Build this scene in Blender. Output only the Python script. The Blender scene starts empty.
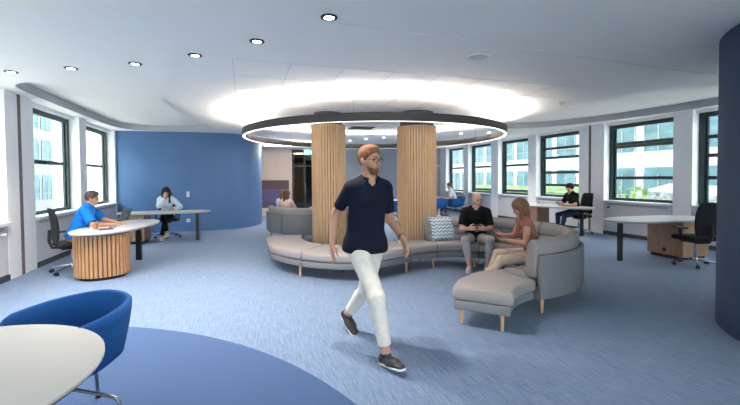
import bpy, bmesh, math, random
import numpy as np
from mathutils import Vector, Matrix
from math import sin, cos, pi, radians, atan2, sqrt, hypot

random.seed(7)
SC = bpy.context.scene
COL = SC.collection

# ------------------------------------------------------------------ camera
F_PX = 390.0
YAW, PITCH, ROLL, EYE = radians(17.8), radians(-1.5), radians(0.45), 1.57
PRIN_Y = 188.21
_f = Vector((sin(YAW)*cos(PITCH), cos(YAW)*cos(PITCH), sin(PITCH)))
_r = Vector((cos(YAW), -sin(YAW), 0)); _u = _r.cross(_f)
_r, _u = cos(ROLL)*_r - sin(ROLL)*_u, sin(ROLL)*_r + cos(ROLL)*_u
cam_data = bpy.data.cameras.new('camera')
cam = bpy.data.objects.new('camera', cam_data); COL.objects.link(cam)
M = Matrix((_r, _u, -_f)).transposed().to_4x4(); M.translation = (0, 0, EYE)
cam.matrix_world = M
cam_data.sensor_width = 36.0
cam_data.lens = F_PX*36.0/740.0
cam_data.shift_y = (PRIN_Y-202.5)/740.0
cam_data.clip_start = 0.05
SC.camera = cam

def at(px, py, z=0.0):
    """point of the horizontal plane at height z seen at a pixel of the photograph"""
    d = _r*((px-370)/F_PX) - _u*((py-PRIN_Y)/F_PX) + _f
    t = (z-EYE)/d.z
    return Vector((d.x*t, d.y*t, z))

# ------------------------------------------------------------------ world, exposure
world = bpy.data.worlds.new('sky'); SC.world = world; world.use_nodes = True
bg = world.node_tree.nodes['Background']
bg.inputs['Color'].default_value = (0.94, 0.97, 1.0, 1)
bg.inputs['Strength'].default_value = 3.0
SC.view_settings.view_transform = 'Standard'
SC.view_settings.look = 'None'
SC.view_settings.exposure = 1.74
SC.view_settings.gamma = 1.0
SC.view_settings.use_curve_mapping = False
SC.cycles.max_bounces = 8
SC.cycles.diffuse_bounces = 5
SC.cycles.transparent_max_bounces = 12
SC.cycles.sample_clamp_indirect = 6.0
SC.cycles.caustics_reflective = False
SC.cycles.caustics_refractive = False

LIGHT = dict(ring_up=46.0, ring_down=2.2, spot=70.0, spot_far=60.0)

# ------------------------------------------------------------------ materials
def lin(c):
    c = c/255.0
    return c/12.92 if c <= 0.04045 else ((c+0.055)/1.055)**2.4
def rgb(r, g, b): return (lin(r), lin(g), lin(b), 1.0)

def mat(name, col, rough=0.6, metal=0.0, noise=0.0, scale=40.0, bump=0.0, bscale=None, spec=0.5, emit=None, estr=0.0, stretch=None):
    m = bpy.data.materials.new(name); m.use_nodes = True
    nt = m.node_tree; b = nt.nodes['Principled BSDF']
    b.inputs['Base Color'].default_value = col
    b.inputs['Roughness'].default_value = rough
    b.inputs['Metallic'].default_value = metal
    b.inputs['Specular IOR Level'].default_value = spec
    if emit:
        b.inputs['Emission Color'].default_value = emit
        b.inputs['Emission Strength'].default_value = estr
    tc = nt.nodes.new('ShaderNodeTexCoord'); mp = nt.nodes.new('ShaderNodeMapping')
    nt.links.new(tc.outputs['Object'], mp.inputs['Vector'])
    if stretch: mp.inputs['Scale'].default_value = stretch
    nz = nt.nodes.new('ShaderNodeTexNoise'); nz.inputs['Scale'].default_value = scale
    nz.inputs['Detail'].default_value = 4.0
    nt.links.new(mp.outputs['Vector'], nz.inputs['Vector'])
    if noise > 0:
        mx = nt.nodes.new('ShaderNodeMix'); mx.data_type = 'RGBA'
        a = tuple(max(0, c*(1-noise)) for c in col[:3])+(1,)
        d = tuple(min(1, c*(1+noise)) for c in col[:3])+(1,)
        mx.inputs['A'].default_value = a; mx.inputs['B'].default_value = d
        rp = nt.nodes.new('ShaderNodeValToRGB')
        rp.color_ramp.elements[0].position = 0.3; rp.color_ramp.elements[1].position = 0.7
        nt.links.new(nz.outputs['Fac'], rp.inputs['Fac'])
        nt.links.new(rp.outputs['Color'], mx.inputs['Factor'])
        nt.links.new(mx.outputs['Result'], b.inputs['Base Color'])
    if bump > 0:
        n2 = nt.nodes.new('ShaderNodeTexNoise'); n2.inputs['Scale'].default_value = bscale or scale
        n2.inputs['Detail'].default_value = 3.0
        nt.links.new(mp.outputs['Vector'], n2.inputs['Vector'])
        bp = nt.nodes.new('ShaderNodeBump'); bp.inputs['Strength'].default_value = bump
        bp.inputs['Distance'].default_value = 0.01
        nt.links.new(n2.outputs['Fac'], bp.inputs['Height'])
        nt.links.new(bp.outputs['Normal'], b.inputs['Normal'])
    return m

def glass_mat(name, tint=(0.93, 0.98, 0.97, 1), refl=0.06):
    m = bpy.data.materials.new(name); m.use_nodes = True; nt = m.node_tree
    for n in list(nt.nodes): nt.nodes.remove(n)
    o = nt.nodes.new('ShaderNodeOutputMaterial'); mx = nt.nodes.new('ShaderNodeMixShader')
    t = nt.nodes.new('ShaderNodeBsdfTransparent'); g = nt.nodes.new('ShaderNodeBsdfGlossy')
    t.inputs['Color'].default_value = tint; g.inputs['Roughness'].default_value = 0.02
    mx.inputs['Fac'].default_value = refl
    nt.links.new(t.outputs[0], mx.inputs[1]); nt.links.new(g.outputs[0], mx.inputs[2])
    nt.links.new(mx.outputs[0], o.inputs['Surface'])
    return m

def emit_mat(name, col, s):
    m = bpy.data.materials.new(name); m.use_nodes = True; nt = m.node_tree
    for n in list(nt.nodes): nt.nodes.remove(n)
    o = nt.nodes.new('ShaderNodeOutputMaterial'); e = nt.nodes.new('ShaderNodeEmission')
    e.inputs['Color'].default_value = col; e.inputs['Strength'].default_value = s
    nt.links.new(e.outputs[0], o.inputs['Surface'])
    return m

def carpet_mat():
    m = bpy.data.materials.new('carpet'); m.use_nodes = True; nt = m.node_tree
    N = nt.nodes; L = nt.links; b = N['Principled BSDF']
    b.inputs['Roughness'].default_value = 0.95; b.inputs['Specular IOR Level'].default_value = 0.25
    b.inputs['Sheen Weight'].default_value = 0.15
    tc = N.new('ShaderNodeTexCoord')
    def noise(sc, rot, scale, det=3):
        mp = N.new('ShaderNodeMapping'); mp.inputs['Scale'].default_value = sc; mp.inputs['Rotation'].default_value = (0, 0, rot)
        L.new(tc.outputs['Object'], mp.inputs['Vector'])
        n = N.new('ShaderNodeTexNoise'); n.inputs['Scale'].default_value = scale; n.inputs['Detail'].default_value = det
        L.new(mp.outputs['Vector'], n.inputs['Vector']); return n
    def ramp(src, p0, p1, c0, c1):
        r = N.new('ShaderNodeValToRGB'); e = r.color_ramp.elements
        e[0].position = p0; e[1].position = p1; e[0].color = c0; e[1].color = c1
        L.new(src, r.inputs['Fac']); return r
    def mixc(fac, a, bb, mode='MIX'):
        x = N.new('ShaderNodeMix'); x.data_type = 'RGBA'; x.blend_type = mode
        if isinstance(fac, float): x.inputs['Factor'].default_value = fac
        else: L.new(fac, x.inputs['Factor'])
        for k, v in (('A', a), ('B', bb)):
            if isinstance(v, tuple): x.inputs[k].default_value = v
            else: L.new(v, x.inputs[k])
        return x.outputs['Result']
    streak = noise((26, 1.6, 1), 0.0, 3.0); cross = noise((1.6, 26, 1), 0.0, 3.0)
    speck = noise((1, 1, 1), 0.3, 140.0, 2)
    base = ramp(streak.outputs['Fac'], 0.32, 0.68, rgb(82, 104, 138), rgb(124, 143, 172)).outputs['Color']
    base2 = ramp(cross.outputs['Fac'], 0.32, 0.68, rgb(84, 106, 140), rgb(118, 138, 167)).outputs['Color']
    lightc = mixc(0.4, base, base2)
    deep = ramp(speck.outputs['Fac'], 0.3, 0.7, rgb(42, 70, 114), rgb(60, 88, 132)).outputs['Color']
    # round inlay of the deeper blue carpet
    sub = N.new('ShaderNodeVectorMath'); sub.operation = 'DISTANCE'
    L.new(tc.outputs['Object'], sub.inputs[0]); sub.inputs[1].default_value = (-2.92, 1.27, 0)
    lt = N.new('ShaderNodeMath'); lt.operation = 'LESS_THAN'; lt.inputs[1].default_value = 3.86
    L.new(sub.outputs['Value'], lt.inputs[0])
    c = mixc(lt.outputs['Value'], lightc, deep)
    sp = ramp(speck.outputs['Fac'], 0.25, 0.75, (0.80, 0.80, 0.80, 1), (1.15, 1.15, 1.15, 1)).outputs['Color']
    c = mixc(1.0, c, sp, 'MULTIPLY')
    L.new(c, b.inputs['Base Color'])
    bp = N.new('ShaderNodeBump'); bp.inputs['Strength'].default_value = 0.5; bp.inputs['Distance'].default_value = 0.008
    L.new(speck.outputs['Fac'], bp.inputs['Height']); L.new(bp.outputs['Normal'], b.inputs['Normal'])
    return m

def wood_mat(name, c0, c1, stretch=(14, 14, 0.7), rough=0.5):
    m = bpy.data.materials.new(name); m.use_nodes = True; nt = m.node_tree; b = nt.nodes['Principled BSDF']
    b.inputs['Roughness'].default_value = rough
    tc = nt.nodes.new('ShaderNodeTexCoord'); mp = nt.nodes.new('ShaderNodeMapping'); mp.inputs['Scale'].default_value = stretch
    nz = nt.nodes.new('ShaderNodeTexNoise'); nz.inputs['Scale'].default_value = 4; nz.inputs['Detail'].default_value = 6; nz.inputs['Distortion'].default_value = 0.4
    rp = nt.nodes.new('ShaderNodeValToRGB'); rp.color_ramp.elements[0].position = 0.3; rp.color_ramp.elements[1].position = 0.7
    rp.color_ramp.elements[0].color = c0; rp.color_ramp.elements[1].color = c1
    nt.links.new(tc.outputs['Object'], mp.inputs['Vector']); nt.links.new(mp.outputs['Vector'], nz.inputs['Vector'])
    nt.links.new(nz.outputs['Fac'], rp.inputs['Fac']); nt.links.new(rp.outputs['Color'], b.inputs['Base Color'])
    return m

def chevron_mat():
    m = bpy.data.materials.new('chevron_fabric'); m.use_nodes = True; nt = m.node_tree; N = nt.nodes; L = nt.links
    b = N['Principled BSDF']; b.inputs['Roughness'].default_value = 0.9
    tc = N.new('ShaderNodeTexCoord'); sx = N.new('ShaderNodeSeparateXYZ'); L.new(tc.outputs['Object'], sx.inputs[0])
    def mth(op, a, bb=None):
        n = N.new('ShaderNodeMath'); n.operation = op
        for i, v in enumerate((a, bb)):
            if v is None: continue
            if isinstance(v, (int, float)): n.inputs[i].default_value = v
            else: L.new(v, n.inputs[i])
        return n.outputs[0]
    tri = mth('PINGPONG', mth('ADD', sx.outputs['X'], 5.0), 0.038)
    v = mth('FRACT', mth('MULTIPLY', mth('ADD', mth('ADD', sx.outputs['Z'], tri), 5.0), 16.0))
    s = mth('LESS_THAN', v, 0.48)
    mx = N.new('ShaderNodeMix'); mx.data_type = 'RGBA'
    mx.inputs['A'].default_value = rgb(232, 234, 236); mx.inputs['B'].default_value = rgb(132, 154, 184)
    L.new(s, mx.inputs['Factor']); L.new(mx.outputs['Result'], b.inputs['Base Color'])
    return m

MT = {}
MT['carpet'] = carpet_mat()
MT['ceiling'] = mat('ceiling_paint', rgb(243, 239, 234), 0.85, noise=0.01, scale=3)
MT['coveface'] = mat('cove_edge_shade', rgb(176, 177, 181), 0.8, noise=0.03, scale=4)  # shadow on the cove's upright face, put into its colour
MT['wall'] = mat('wall_paint', rgb(242, 242, 244), 0.7, noise=0.02, scale=3)
MT['beige'] = mat('beige_paint', rgb(205, 190, 178), 0.7, noise=0.03, scale=4)
MT['greyblue'] = mat('greyblue_paint', rgb(166, 172, 184), 0.6, noise=0.03, scale=3)
MT['blue'] = mat('blue_wall_paint', rgb(78, 114, 160), 0.55, noise=0.04, scale=3)
MT['navy'] = mat('blue_wall_fabric_shaded', rgb(52, 68, 96), 0.8, noise=0.08, scale=120, bump=0.15, bscale=150)  # drum wall blue darkened, its shade is in the colour
MT['frame'] = mat('green_window_frame', rgb(18, 46, 50), 0.35, noise=0.1, scale=20)
MT['sill'] = mat('white_sill', rgb(225, 227, 230), 0.4, noise=0.02, scale=6)
MT['cover'] = mat('radiator_cover_paint', rgb(205, 206, 212), 0.5, noise=0.02, scale=5)
MT['gap'] = mat('brown_gap', rgb(116, 104, 102), 0.8, noise=0.35, scale=25)
MT['skirt'] = mat('dark_skirting', rgb(60, 66, 76), 0.6, noise=0.1, scale=20)
MT['pane'] = glass_mat('window_glass')
MT['darkpane'] = glass_mat('dark_glass', (0.35, 0.34, 0.33, 1), 0.10)
MT['wood'] = wood_mat('oak_slats', rgb(200, 158, 118), rgb(230, 194, 154))
MT['wood_shaded'] = wood_mat('oak_slats_shaded', rgb(160, 114, 78), rgb(194, 148, 106))  # darker copy of the oak, the desk drum's shade put into it
MT['woodflat'] = wood_mat('oak_panel', rgb(150, 116, 92), rgb(178, 142, 114), (1.0, 9, 1.0))
MT['legwood'] = wood_mat('leg_wood', rgb(186, 146, 112), rgb(214, 178, 142), (20, 20, 2))
MT['groove'] = mat('dark_groove', rgb(104, 76, 54), 0.8, noise=0.1, scale=20)
MT['stub'] = mat('dark_grey_stub', rgb(78, 74, 73), 0.7, noise=0.04, scale=10)
MT['seat'] = mat('taupe_fabric', rgb(146, 140, 141), 0.95, noise=0.10, scale=220, bump=0.25, bscale=240, spec=0.2)
MT['shell'] = mat('grey_fabric', rgb(118, 120, 125), 0.95, noise=0.12, scale=220, bump=0.25, bscale=240, spec=0.2)
MT['bluefab'] = mat('blue_felt', rgb(30, 78, 136), 0.95, noise=0.15, scale=180, bump=0.25, bscale=200, spec=0.2)
MT['table'] = mat('white_laminate', rgb(190, 184, 179), 0.35, noise=0.01, scale=4)
MT['tedge'] = mat('dark_table_edge', rgb(48, 46, 46), 0.5, noise=0.1, scale=20)
MT['dtop'] = mat('grey_desk_top', rgb(186, 183, 182), 0.35, noise=0.02, scale=6)
MT['dedge'] = mat('desk_edge', rgb(158, 150, 146), 0.5, noise=0.05, scale=12)
MT['black'] = mat('black_plastic', rgb(22, 24, 28), 0.5, noise=0.1, scale=30)
MT['blackmesh'] = mat('black_mesh_fabric', rgb(16, 18, 24), 0.9, noise=0.2, scale=150, bump=0.2, bscale=180)
MT['chrome'] = mat('chrome', rgb(196, 200, 206), 0.18, metal=1.0, noise=0.03, scale=8)
MT['steel'] = mat('brushed_steel', rgb(120, 124, 132), 0.35, metal=0.9, noise=0.06, scale=14)
MT['ringdark'] = mat('ring_housing_paint', rgb(34, 32, 35), 0.5, noise=0.04, scale=12)
MT['ringup'] = emit_mat('ring_up_light', (1.0, 0.91, 0.80, 1), LIGHT['ring_up'])
MT['ringdn'] = emit_mat('ring_down_light', (1.0, 0.97, 0.93, 1), LIGHT['ring_down'])
MT['lamp'] = emit_mat('downlight_lamp', (1.0, 0.96, 0.9, 1), 14.0)
MT['linear'] = emit_mat('linear_lamp', (1.0, 0.86, 0.72, 1), 30.0)
MT['exitglow'] = emit_mat('exit_sign_green', (0.12, 0.62, 0.38, 1), 0.9)
MT['exitwhite'] = emit_mat('exit_sign_white', (0.9, 1.0, 0.95, 1), 1.5)
MT['white'] = mat('white_plastic', rgb(226, 228, 232), 0.4, noise=0.02, scale=10)
MT['spk'] = mat('speaker_grille', rgb(206, 206, 210), 0.7, noise=0.1, scale=200)
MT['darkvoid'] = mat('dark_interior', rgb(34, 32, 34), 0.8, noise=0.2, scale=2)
MT['purple'] = mat('purple_upholstery', rgb(92, 88, 128), 0.9, noise=0.08, scale=160)
MT['brownpad'] = mat('brown_upholstery', rgb(92, 76, 80), 0.9, noise=0.08, scale=160)
MT['chevron'] = chevron_mat()
MT['cup'] = mat('brown_cardboard', rgb(158, 112, 76), 0.8, noise=0.08, scale=60)
MT['cuplid'] = mat('dark_lid', rgb(60, 44, 38), 0.5, noise=0.05, scale=30)
MT['screen'] = mat('dark_screen', rgb(30, 36, 48), 0.15, noise=0.05, scale=5)
MT['facade'] = mat('white_render', rgb(142, 143, 144), 0.8, noise=0.03, scale=1)
MT['facadegrey'] = mat('grey_render', rgb(112, 114, 117), 0.9, noise=0.04, scale=1, spec=0.1)
MT['facadeglass'] = mat('facade_window', rgb(72, 96, 102), 0.6, noise=0.3, scale=0.9, spec=0.1)
MT['facadedark'] = mat('facade_frame', rgb(120, 126, 128), 0.7, noise=0.05, scale=3, spec=0.1)
MT['grass'] = mat('lawn', rgb(76, 92, 56), 0.9, noise=0.45, scale=2.2)
MT['bush'] = mat('shrub_leaves', rgb(92, 116, 60), 0.8, noise=0.55, scale=14)
MT['stone'] = mat('gravel_bank', rgb(120, 120, 122), 0.9, noise=0.5, scale=6)
MT['bounce_ground'] = mat('pale_bounce_ground', rgb(214, 212, 206), 0.9, noise=0.08, scale=1.5)  # made-up pale ground, added to bounce daylight up to the ceiling
# people
MT['skin'] = mat('skin', rgb(206, 158, 134), 0.55, noise=0.05, scale=30)
MT['skin2'] = mat('skin_tan', rgb(192, 142, 116), 0.55, noise=0.05, scale=30)
MT['lip'] = mat('lips', rgb(150, 84, 76), 0.5, noise=0.04, scale=30)
MT['eye'] = mat('eye_dark', rgb(34, 26, 24), 0.2, noise=0.02, scale=30)
MT['h_ginger'] = mat('ginger_hair', rgb(120, 74, 44), 0.6, noise=0.35, scale=60, bump=0.5, bscale=120, stretch=(1, 1, 0.3))
MT['h_dark'] = mat('dark_hair', rgb(26, 20, 20), 0.75, noise=0.35, scale=60, bump=0.5, bscale=120, stretch=(1, 1, 0.25))
MT['h_blond'] = mat('dark_blond_hair', rgb(112, 78, 54), 0.6, noise=0.35, scale=60, bump=0.5, bscale=120, stretch=(1, 1, 0.2))
MT['h_brown'] = mat('brown_hair', rgb(86, 54, 42), 0.5, noise=0.35, scale=60, bump=0.5, bscale=120, stretch=(1, 1, 0.25))
MT['h_grey'] = mat('greying_hair', rgb(74, 62, 56), 0.6, noise=0.35, scale=60, bump=0.5, bscale=120)
def cloth(name, r, g, b): return mat(name, rgb(r, g, b), 0.9, noise=0.08, scale=24, bump=0.35, bscale=16, spec=0.2)
MT['c_navy'] = cloth('navy_jersey', 22, 26, 42)
MT['c_black'] = cloth('black_jersey', 20, 20, 23)
MT['c_blue'] = cloth('blue_polo', 20, 112, 200)
MT['c_cream'] = cloth('cream_chino', 226, 218, 208)
MT['c_grey'] = cloth('grey_chino', 172, 168, 172)
MT['c_beige'] = cloth('beige_trousers', 212, 190, 168)
MT['c_rust'] = cloth('rust_blouse', 158, 100, 86)
MT['c_pale'] = cloth('pale_jacket', 196, 208, 222)
MT['c_jeans'] = cloth('dark_jeans', 58, 70, 98)
MT['c_white'] = cloth('white_shirt', 228, 228, 232)
MT['c_pink'] = cloth('pale_pink_shirt', 222, 190, 186)
MT['c_khaki'] = cloth('khaki_trousers', 176, 150, 120)
MT['s_dark'] = mat('dark_leather', rgb(44, 42, 44), 0.45, noise=0.1, scale=40)
MT['s_sole'] = mat('white_sole', rgb(226, 222, 216), 0.6, noise=0.03, scale=40)
MT['s_beige'] = mat('beige_sneaker', rgb(202, 190, 180), 0.7, noise=0.08, scale=60)

# ------------------------------------------------------------------ mesh helpers
class MB:
    def __init__(s): s.bm = bmesh.new()
    def box(s, x0, y0, z0, x1, y1, z1, rz=0, c=None):
        r = bmesh.ops.create_cube(s.bm, size=1)['verts']
        m = Matrix.Translation(((x0+x1)/2, (y0+y1)/2, (z0+z1)/2)) @ Matrix.Diagonal((abs(x1-x0), abs(y1-y0), abs(z1-z0), 1))
        if rz:
            cc = Vector(c or ((x0+x1)/2, (y0+y1)/2, 0))
            m = Matrix.Translation(cc) @ Matrix.Rotation(rz, 4, 'Z') @ Matrix.Translation(-cc) @ m
        bmesh.ops.transform(s.bm, matrix=m, verts=r); return r
    def rbox(s, x0, y0, z0, x1, y1, z1, r=0.02, seg=3):
        v = s.box(x0, y0, z0, x1, y1, z1)
        e = list({e for a in v for e in a.link_edges})
        bmesh.ops.bevel(s.bm, geom=e, offset=r, segments=seg, affect='EDGES', profile=0.5)
    def obox(s, c, ax, ay, az, sx, sy, sz):
        """box centred at c on given axes"""
        r = bmesh.ops.create_cube(s.bm, size=1)['verts']
        m = Matrix((Vector(ax)*sx, Vector(ay)*sy, Vector(az)*sz)).transposed().to_4x4(); m.translation = c
        bmesh.ops.transform(s.bm, matrix=m, verts=r)
        return r
    def tube(s, pts, r, n=10, r1=None, cap=True):
        pts = [Vector(p) for p in pts]; rings = []
        N = len(pts)
        up = Vector((0, 0, 1))
        for i, p in enumerate(pts):
            t = (pts[min(i+1, N-1)]-pts[max(i-1, 0)]).normalized()
            a = t.cross(up)
            if a.length < 0.01: a = t.cross(Vector((1, 0, 0)))
            a.normalize(); b = t.cross(a)
            if i and (a.dot(pa) < 0): a, b = -a, -b
            pa = a
            rr = r if r1 is None else r+(r1-r)*i/(N-1)
            rings.append([s.bm.verts.new(p+a*rr*cos(2*pi*k/n)+b*rr*sin(2*pi*k/n)) for k in range(n)])
        for A, B in zip(rings, rings[1:]):
            for k in range(n): s.bm.faces.new((A[k], A[(k+1) % n], B[(k+1) % n], B[k]))
        if cap: s.bm.faces.new(rings[0][::-1]); s.bm.faces.new(rings[-1])
    def lathe(s, prof, c=(0, 0, 0), n=32, closed=False):
        c = Vector(c); rings = []
        for r, z in prof:
            rings.append([s.bm.verts.new(c+Vector((max(r, 1e-4)*cos(2*pi*k/n), max(r, 1e-4)*sin(2*pi*k/n), z))) for k in range(n)])
        L = list(zip(rings, rings[1:])) + ([(rings[-1], rings[0])] if closed else [])
        for A, B in L:
            for k in range(n): s.bm.faces.new((A[k], A[(k+1) % n], B[(k+1) % n], B[k]))
        if not closed:
            s.bm.faces.new(rings[0][::-1]); s.bm.faces.new(rings[-1])
    def prism(s, poly, z0, z1, bev=0, seg=2):
        a = [s.bm.verts.new((p[0], p[1], z0)) for p in poly]; b = [s.bm.verts.new((p[0], p[1], z1)) for p in poly]
        n = len(poly)
        fs = [s.bm.faces.new(a[::-1]), s.bm.faces.new(b)]
        for k in range(n): s.bm.faces.new((a[k], a[(k+1) % n], b[(k+1) % n], b[k]))
        if bev:
            e = list(fs[0].edges)+list(fs[1].edges)
            bmesh.ops.bevel(s.bm, geom=e, offset=bev, segments=seg, affect='EDGES', profile=0.5)
    def ell(s, c, rx, ry, rz, n=16, m=10, rot=None):
        r = bmesh.ops.create_uvsphere(s.bm, u_segments=n, v_segments=m, radius=1)['verts']
        mm = Matrix.Diagonal((rx, ry, rz, 1))
        if rot is not None: mm = rot.to_4x4() @ mm
        bmesh.ops.transform(s.bm, matrix=Matrix.Translation(c) @ mm, verts=r)
    def rings(s, R, cap=True):
        """loft of closed rings"""
        V = [[s.bm.verts.new(p) for p in r] for r in R]
        n = len(V[0])
        for A, B in zip(V, V[1:]):
            for k in range(n): s.bm.faces.new((A[k], A[(k+1) % n], B[(k+1) % n], B[k]))
        if cap: s.bm.faces.new(V[0][::-1]); s.bm.faces.new(V[-1])
    def build(s, name, m, parent=None, smooth=None, kind=None):
        bmesh.ops.recalc_face_normals(s.bm, faces=s.bm.faces)
        me = bpy.data.meshes.new(name); s.bm.to_mesh(me); s.bm.free()
        o = bpy.data.objects.new(name, me); COL.objects.link(o)
        for mm in (m if isinstance(m, (list, tuple)) else [m]): me.materials.append(mm)
        if smooth is not None:
            for p in me.polygons: p.use_smooth = True
            me.set_sharp_from_angle(angle=radians(smooth))
        if parent: o.parent = parent
        if kind: o['kind'] = kind
        return o

def thing(name, label, cat, loc=(0, 0, 0), rz=0, group=None):
    o = bpy.data.objects.new(name, None); COL.objects.link(o)
    o.location = loc; o.rotation_euler = (0, 0, rz); o.empty_display_size = 0.1
    o['label'] = label; o['category'] = cat
    if group: o['group'] = group
    return o
def tag(o, label, cat, group=None):
    o['label'] = label; o['category'] = cat
    if group: o['group'] = group
    return o
def struct_root(name):
    o = bpy.data.objects.new(name, None); COL.objects.link(o); o['kind'] = 'structure'; return o
CH = {}
def dup(root, loc, rz, label=None):
    def cp(o, par):
        c = o.copy(); COL.objects.link(c)
        if par: c.parent = par
        for ch in list(o.children): cp(ch, c)
        return c
    r = cp(root, None); r.location = loc; r.rotation_euler = (0, 0, rz)
    if label: r['label'] = label
    return r
def catmull(P, n=8, closed=True):
    P = [Vector(p) for p in P]; N = len(P); out = []
    for i in range(N if closed else N-1):
        if closed: a, b, c, d = P[i-1], P[i], P[(i+1) % N], P[(i+2) % N]
        else: a, b, c, d = P[max(i-1, 0)], P[i], P[i+1], P[min(i+2, N-1)]
        for k in range(n):
            t = k/n
            out.append(0.5*((2*b)+(c-a)*t+(2*a-5*b+4*c-d)*t*t+(-a+3*b-3*c+d)*t**3))
    if not closed: out.append(P[-1])
    return out

# ================================================================== ROOM SHELL
ZC = 3.0
XL, XR, YF, YB = -3.56, 9.30, -4.5, 17.5
m = MB(); m.box(XL-0.4, YF-0.2, -0.12, XR+0.4, YB+2.2, 0); m.build('floor', MT['carpet'], kind='structure')

# --- ceiling with two recessed coves
coveL = catmull([(-3.33, 7.6), (-3.18, 7.12), (-2.75, 6.93), (-2.0, 7.05), (-1.35, 7.7), (-1.05, 9.2), (-0.92, 10.8), (-0.9, 11.85), (-1.35, 12.45), (-2.2, 12.8), (-2.95, 12.7), (-3.3, 12.1), (-3.36, 10.5), (-3.36, 9.0)], 6)
coveR = catmull([(9.2, 5.5), (9.14, 6.7), (8.85, 8.0), (8.25, 9.2), (7.4, 9.75), (6.7, 9.5), (6.45, 8.6), (6.3, 7.2), (6.3, 5.9), (6.5, 4.9), (7.3, 4.35), (8.4, 4.1), (9.05, 4.4)], 6)
bm = bmesh.new()
outer = [(XL-0.4, YF-0.2), (XR+0.4, YF-0.2), (XR+0.4, YB+2.2), (XL-0.4, YB+2.2)]
edges = []
def loop(poly, z):
    vs = [bm.verts.new((p[0], p[1], z)) for p in poly]
    return vs, [bm.edges.new((vs[i], vs[(i+1) % len(vs)])) for i in range(len(vs))]
edges += loop(outer, ZC)[1]
lv = []
for cv in (coveL, coveR):
    v, e = loop(cv, ZC); lv.append(v); edges += e
bmesh.ops.triangle_fill(bm, use_beauty=True, use_dissolve=False, edges=edges)
for v in lv:
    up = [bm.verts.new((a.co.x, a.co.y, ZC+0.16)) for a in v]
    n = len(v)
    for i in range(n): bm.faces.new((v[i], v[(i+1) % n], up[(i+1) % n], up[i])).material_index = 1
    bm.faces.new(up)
for f in list(bm.faces): pass
top = [bm.verts.new((p[0], p[1], ZC+0.35)) for p in outer]; bm.faces.new(top)
mb = MB(); mb.bm.free(); mb.bm = bm
o = mb.build('ceiling', [MT['ceiling'], MT['coveface']], kind='structure')

# seams between the ceiling panels
def seam(n, pts, w=0.012, name='trim_%d'):
    mb = MB()
    for a, b in pts:
        a, b = Vector(a+(0,)), Vector(b+(0,)); d = (b-a); L = d.length; d.normalize(); s = Vector((-d.y, d.x, 0))
        mb.obox((a+b)/2+Vector((0, 0, ZC-0.0015)), d, s, (0, 0, 1), L, w, 0.004)
    return mb.build(name % n, MT['spk'], kind='structure')
seam(1, [((0.84, 3.54), (6.5, 3.83)), ((6.5, 3.83), (9.2, 3.97))], 0.007)
grid = []
for k in range(8): grid.append(((-0.12+0.69*k, 4.95), (-0.12+0.69*k, 12.2)))
for k in range(10): grid.append(((-0.12, 4.95+0.78*k), (5.3, 4.95+0.78*k)))
seam(2, grid, 0.006)

# --- side walls with window openings
ZS, ZT = 0.92, 2.93
R_OPEN = [(-2.2, -0.5), (-0.1, 1.6), (2.05, 3.75), (4.2, 5.96), (6.36, 8.16), (8.99, 10.76), (11.14, 12.81), (13.26, 14.93), (15.3, 16.9)]
L_OPEN = [(-1.6, 0.4), (0.8, 2.8), (3.2, 5.2), (5.6, 7.58), (8.44, 10.48), (10.89, 13.0)]
def side_wall(name, sgn, X, opens, y0, y1):
    mb = MB(); xo = X+sgn*0.36
    def bx(ya, yb, za, zb, dx=0):
        mb.box(min(X+sgn*dx, xo), ya, za, max(X+sgn*dx, xo), yb, zb)
    y = y0
    for a, b in opens:
        bx(y, a, 0, ZC+0.02); y = b
        bx(a, b, 0, ZS-0.04, 0.06); bx(a, b, ZT, ZC+0.02, 0.10)
    bx(y, y1, 0, ZC+0.02)
    return mb.build(name, MT['wall'], kind='structure')
side_wall('wall_right', 1, XR, R_OPEN, YF, YB)
side_wall('wall_left', -1, XL, L_OPEN, YF, YB)

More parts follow.
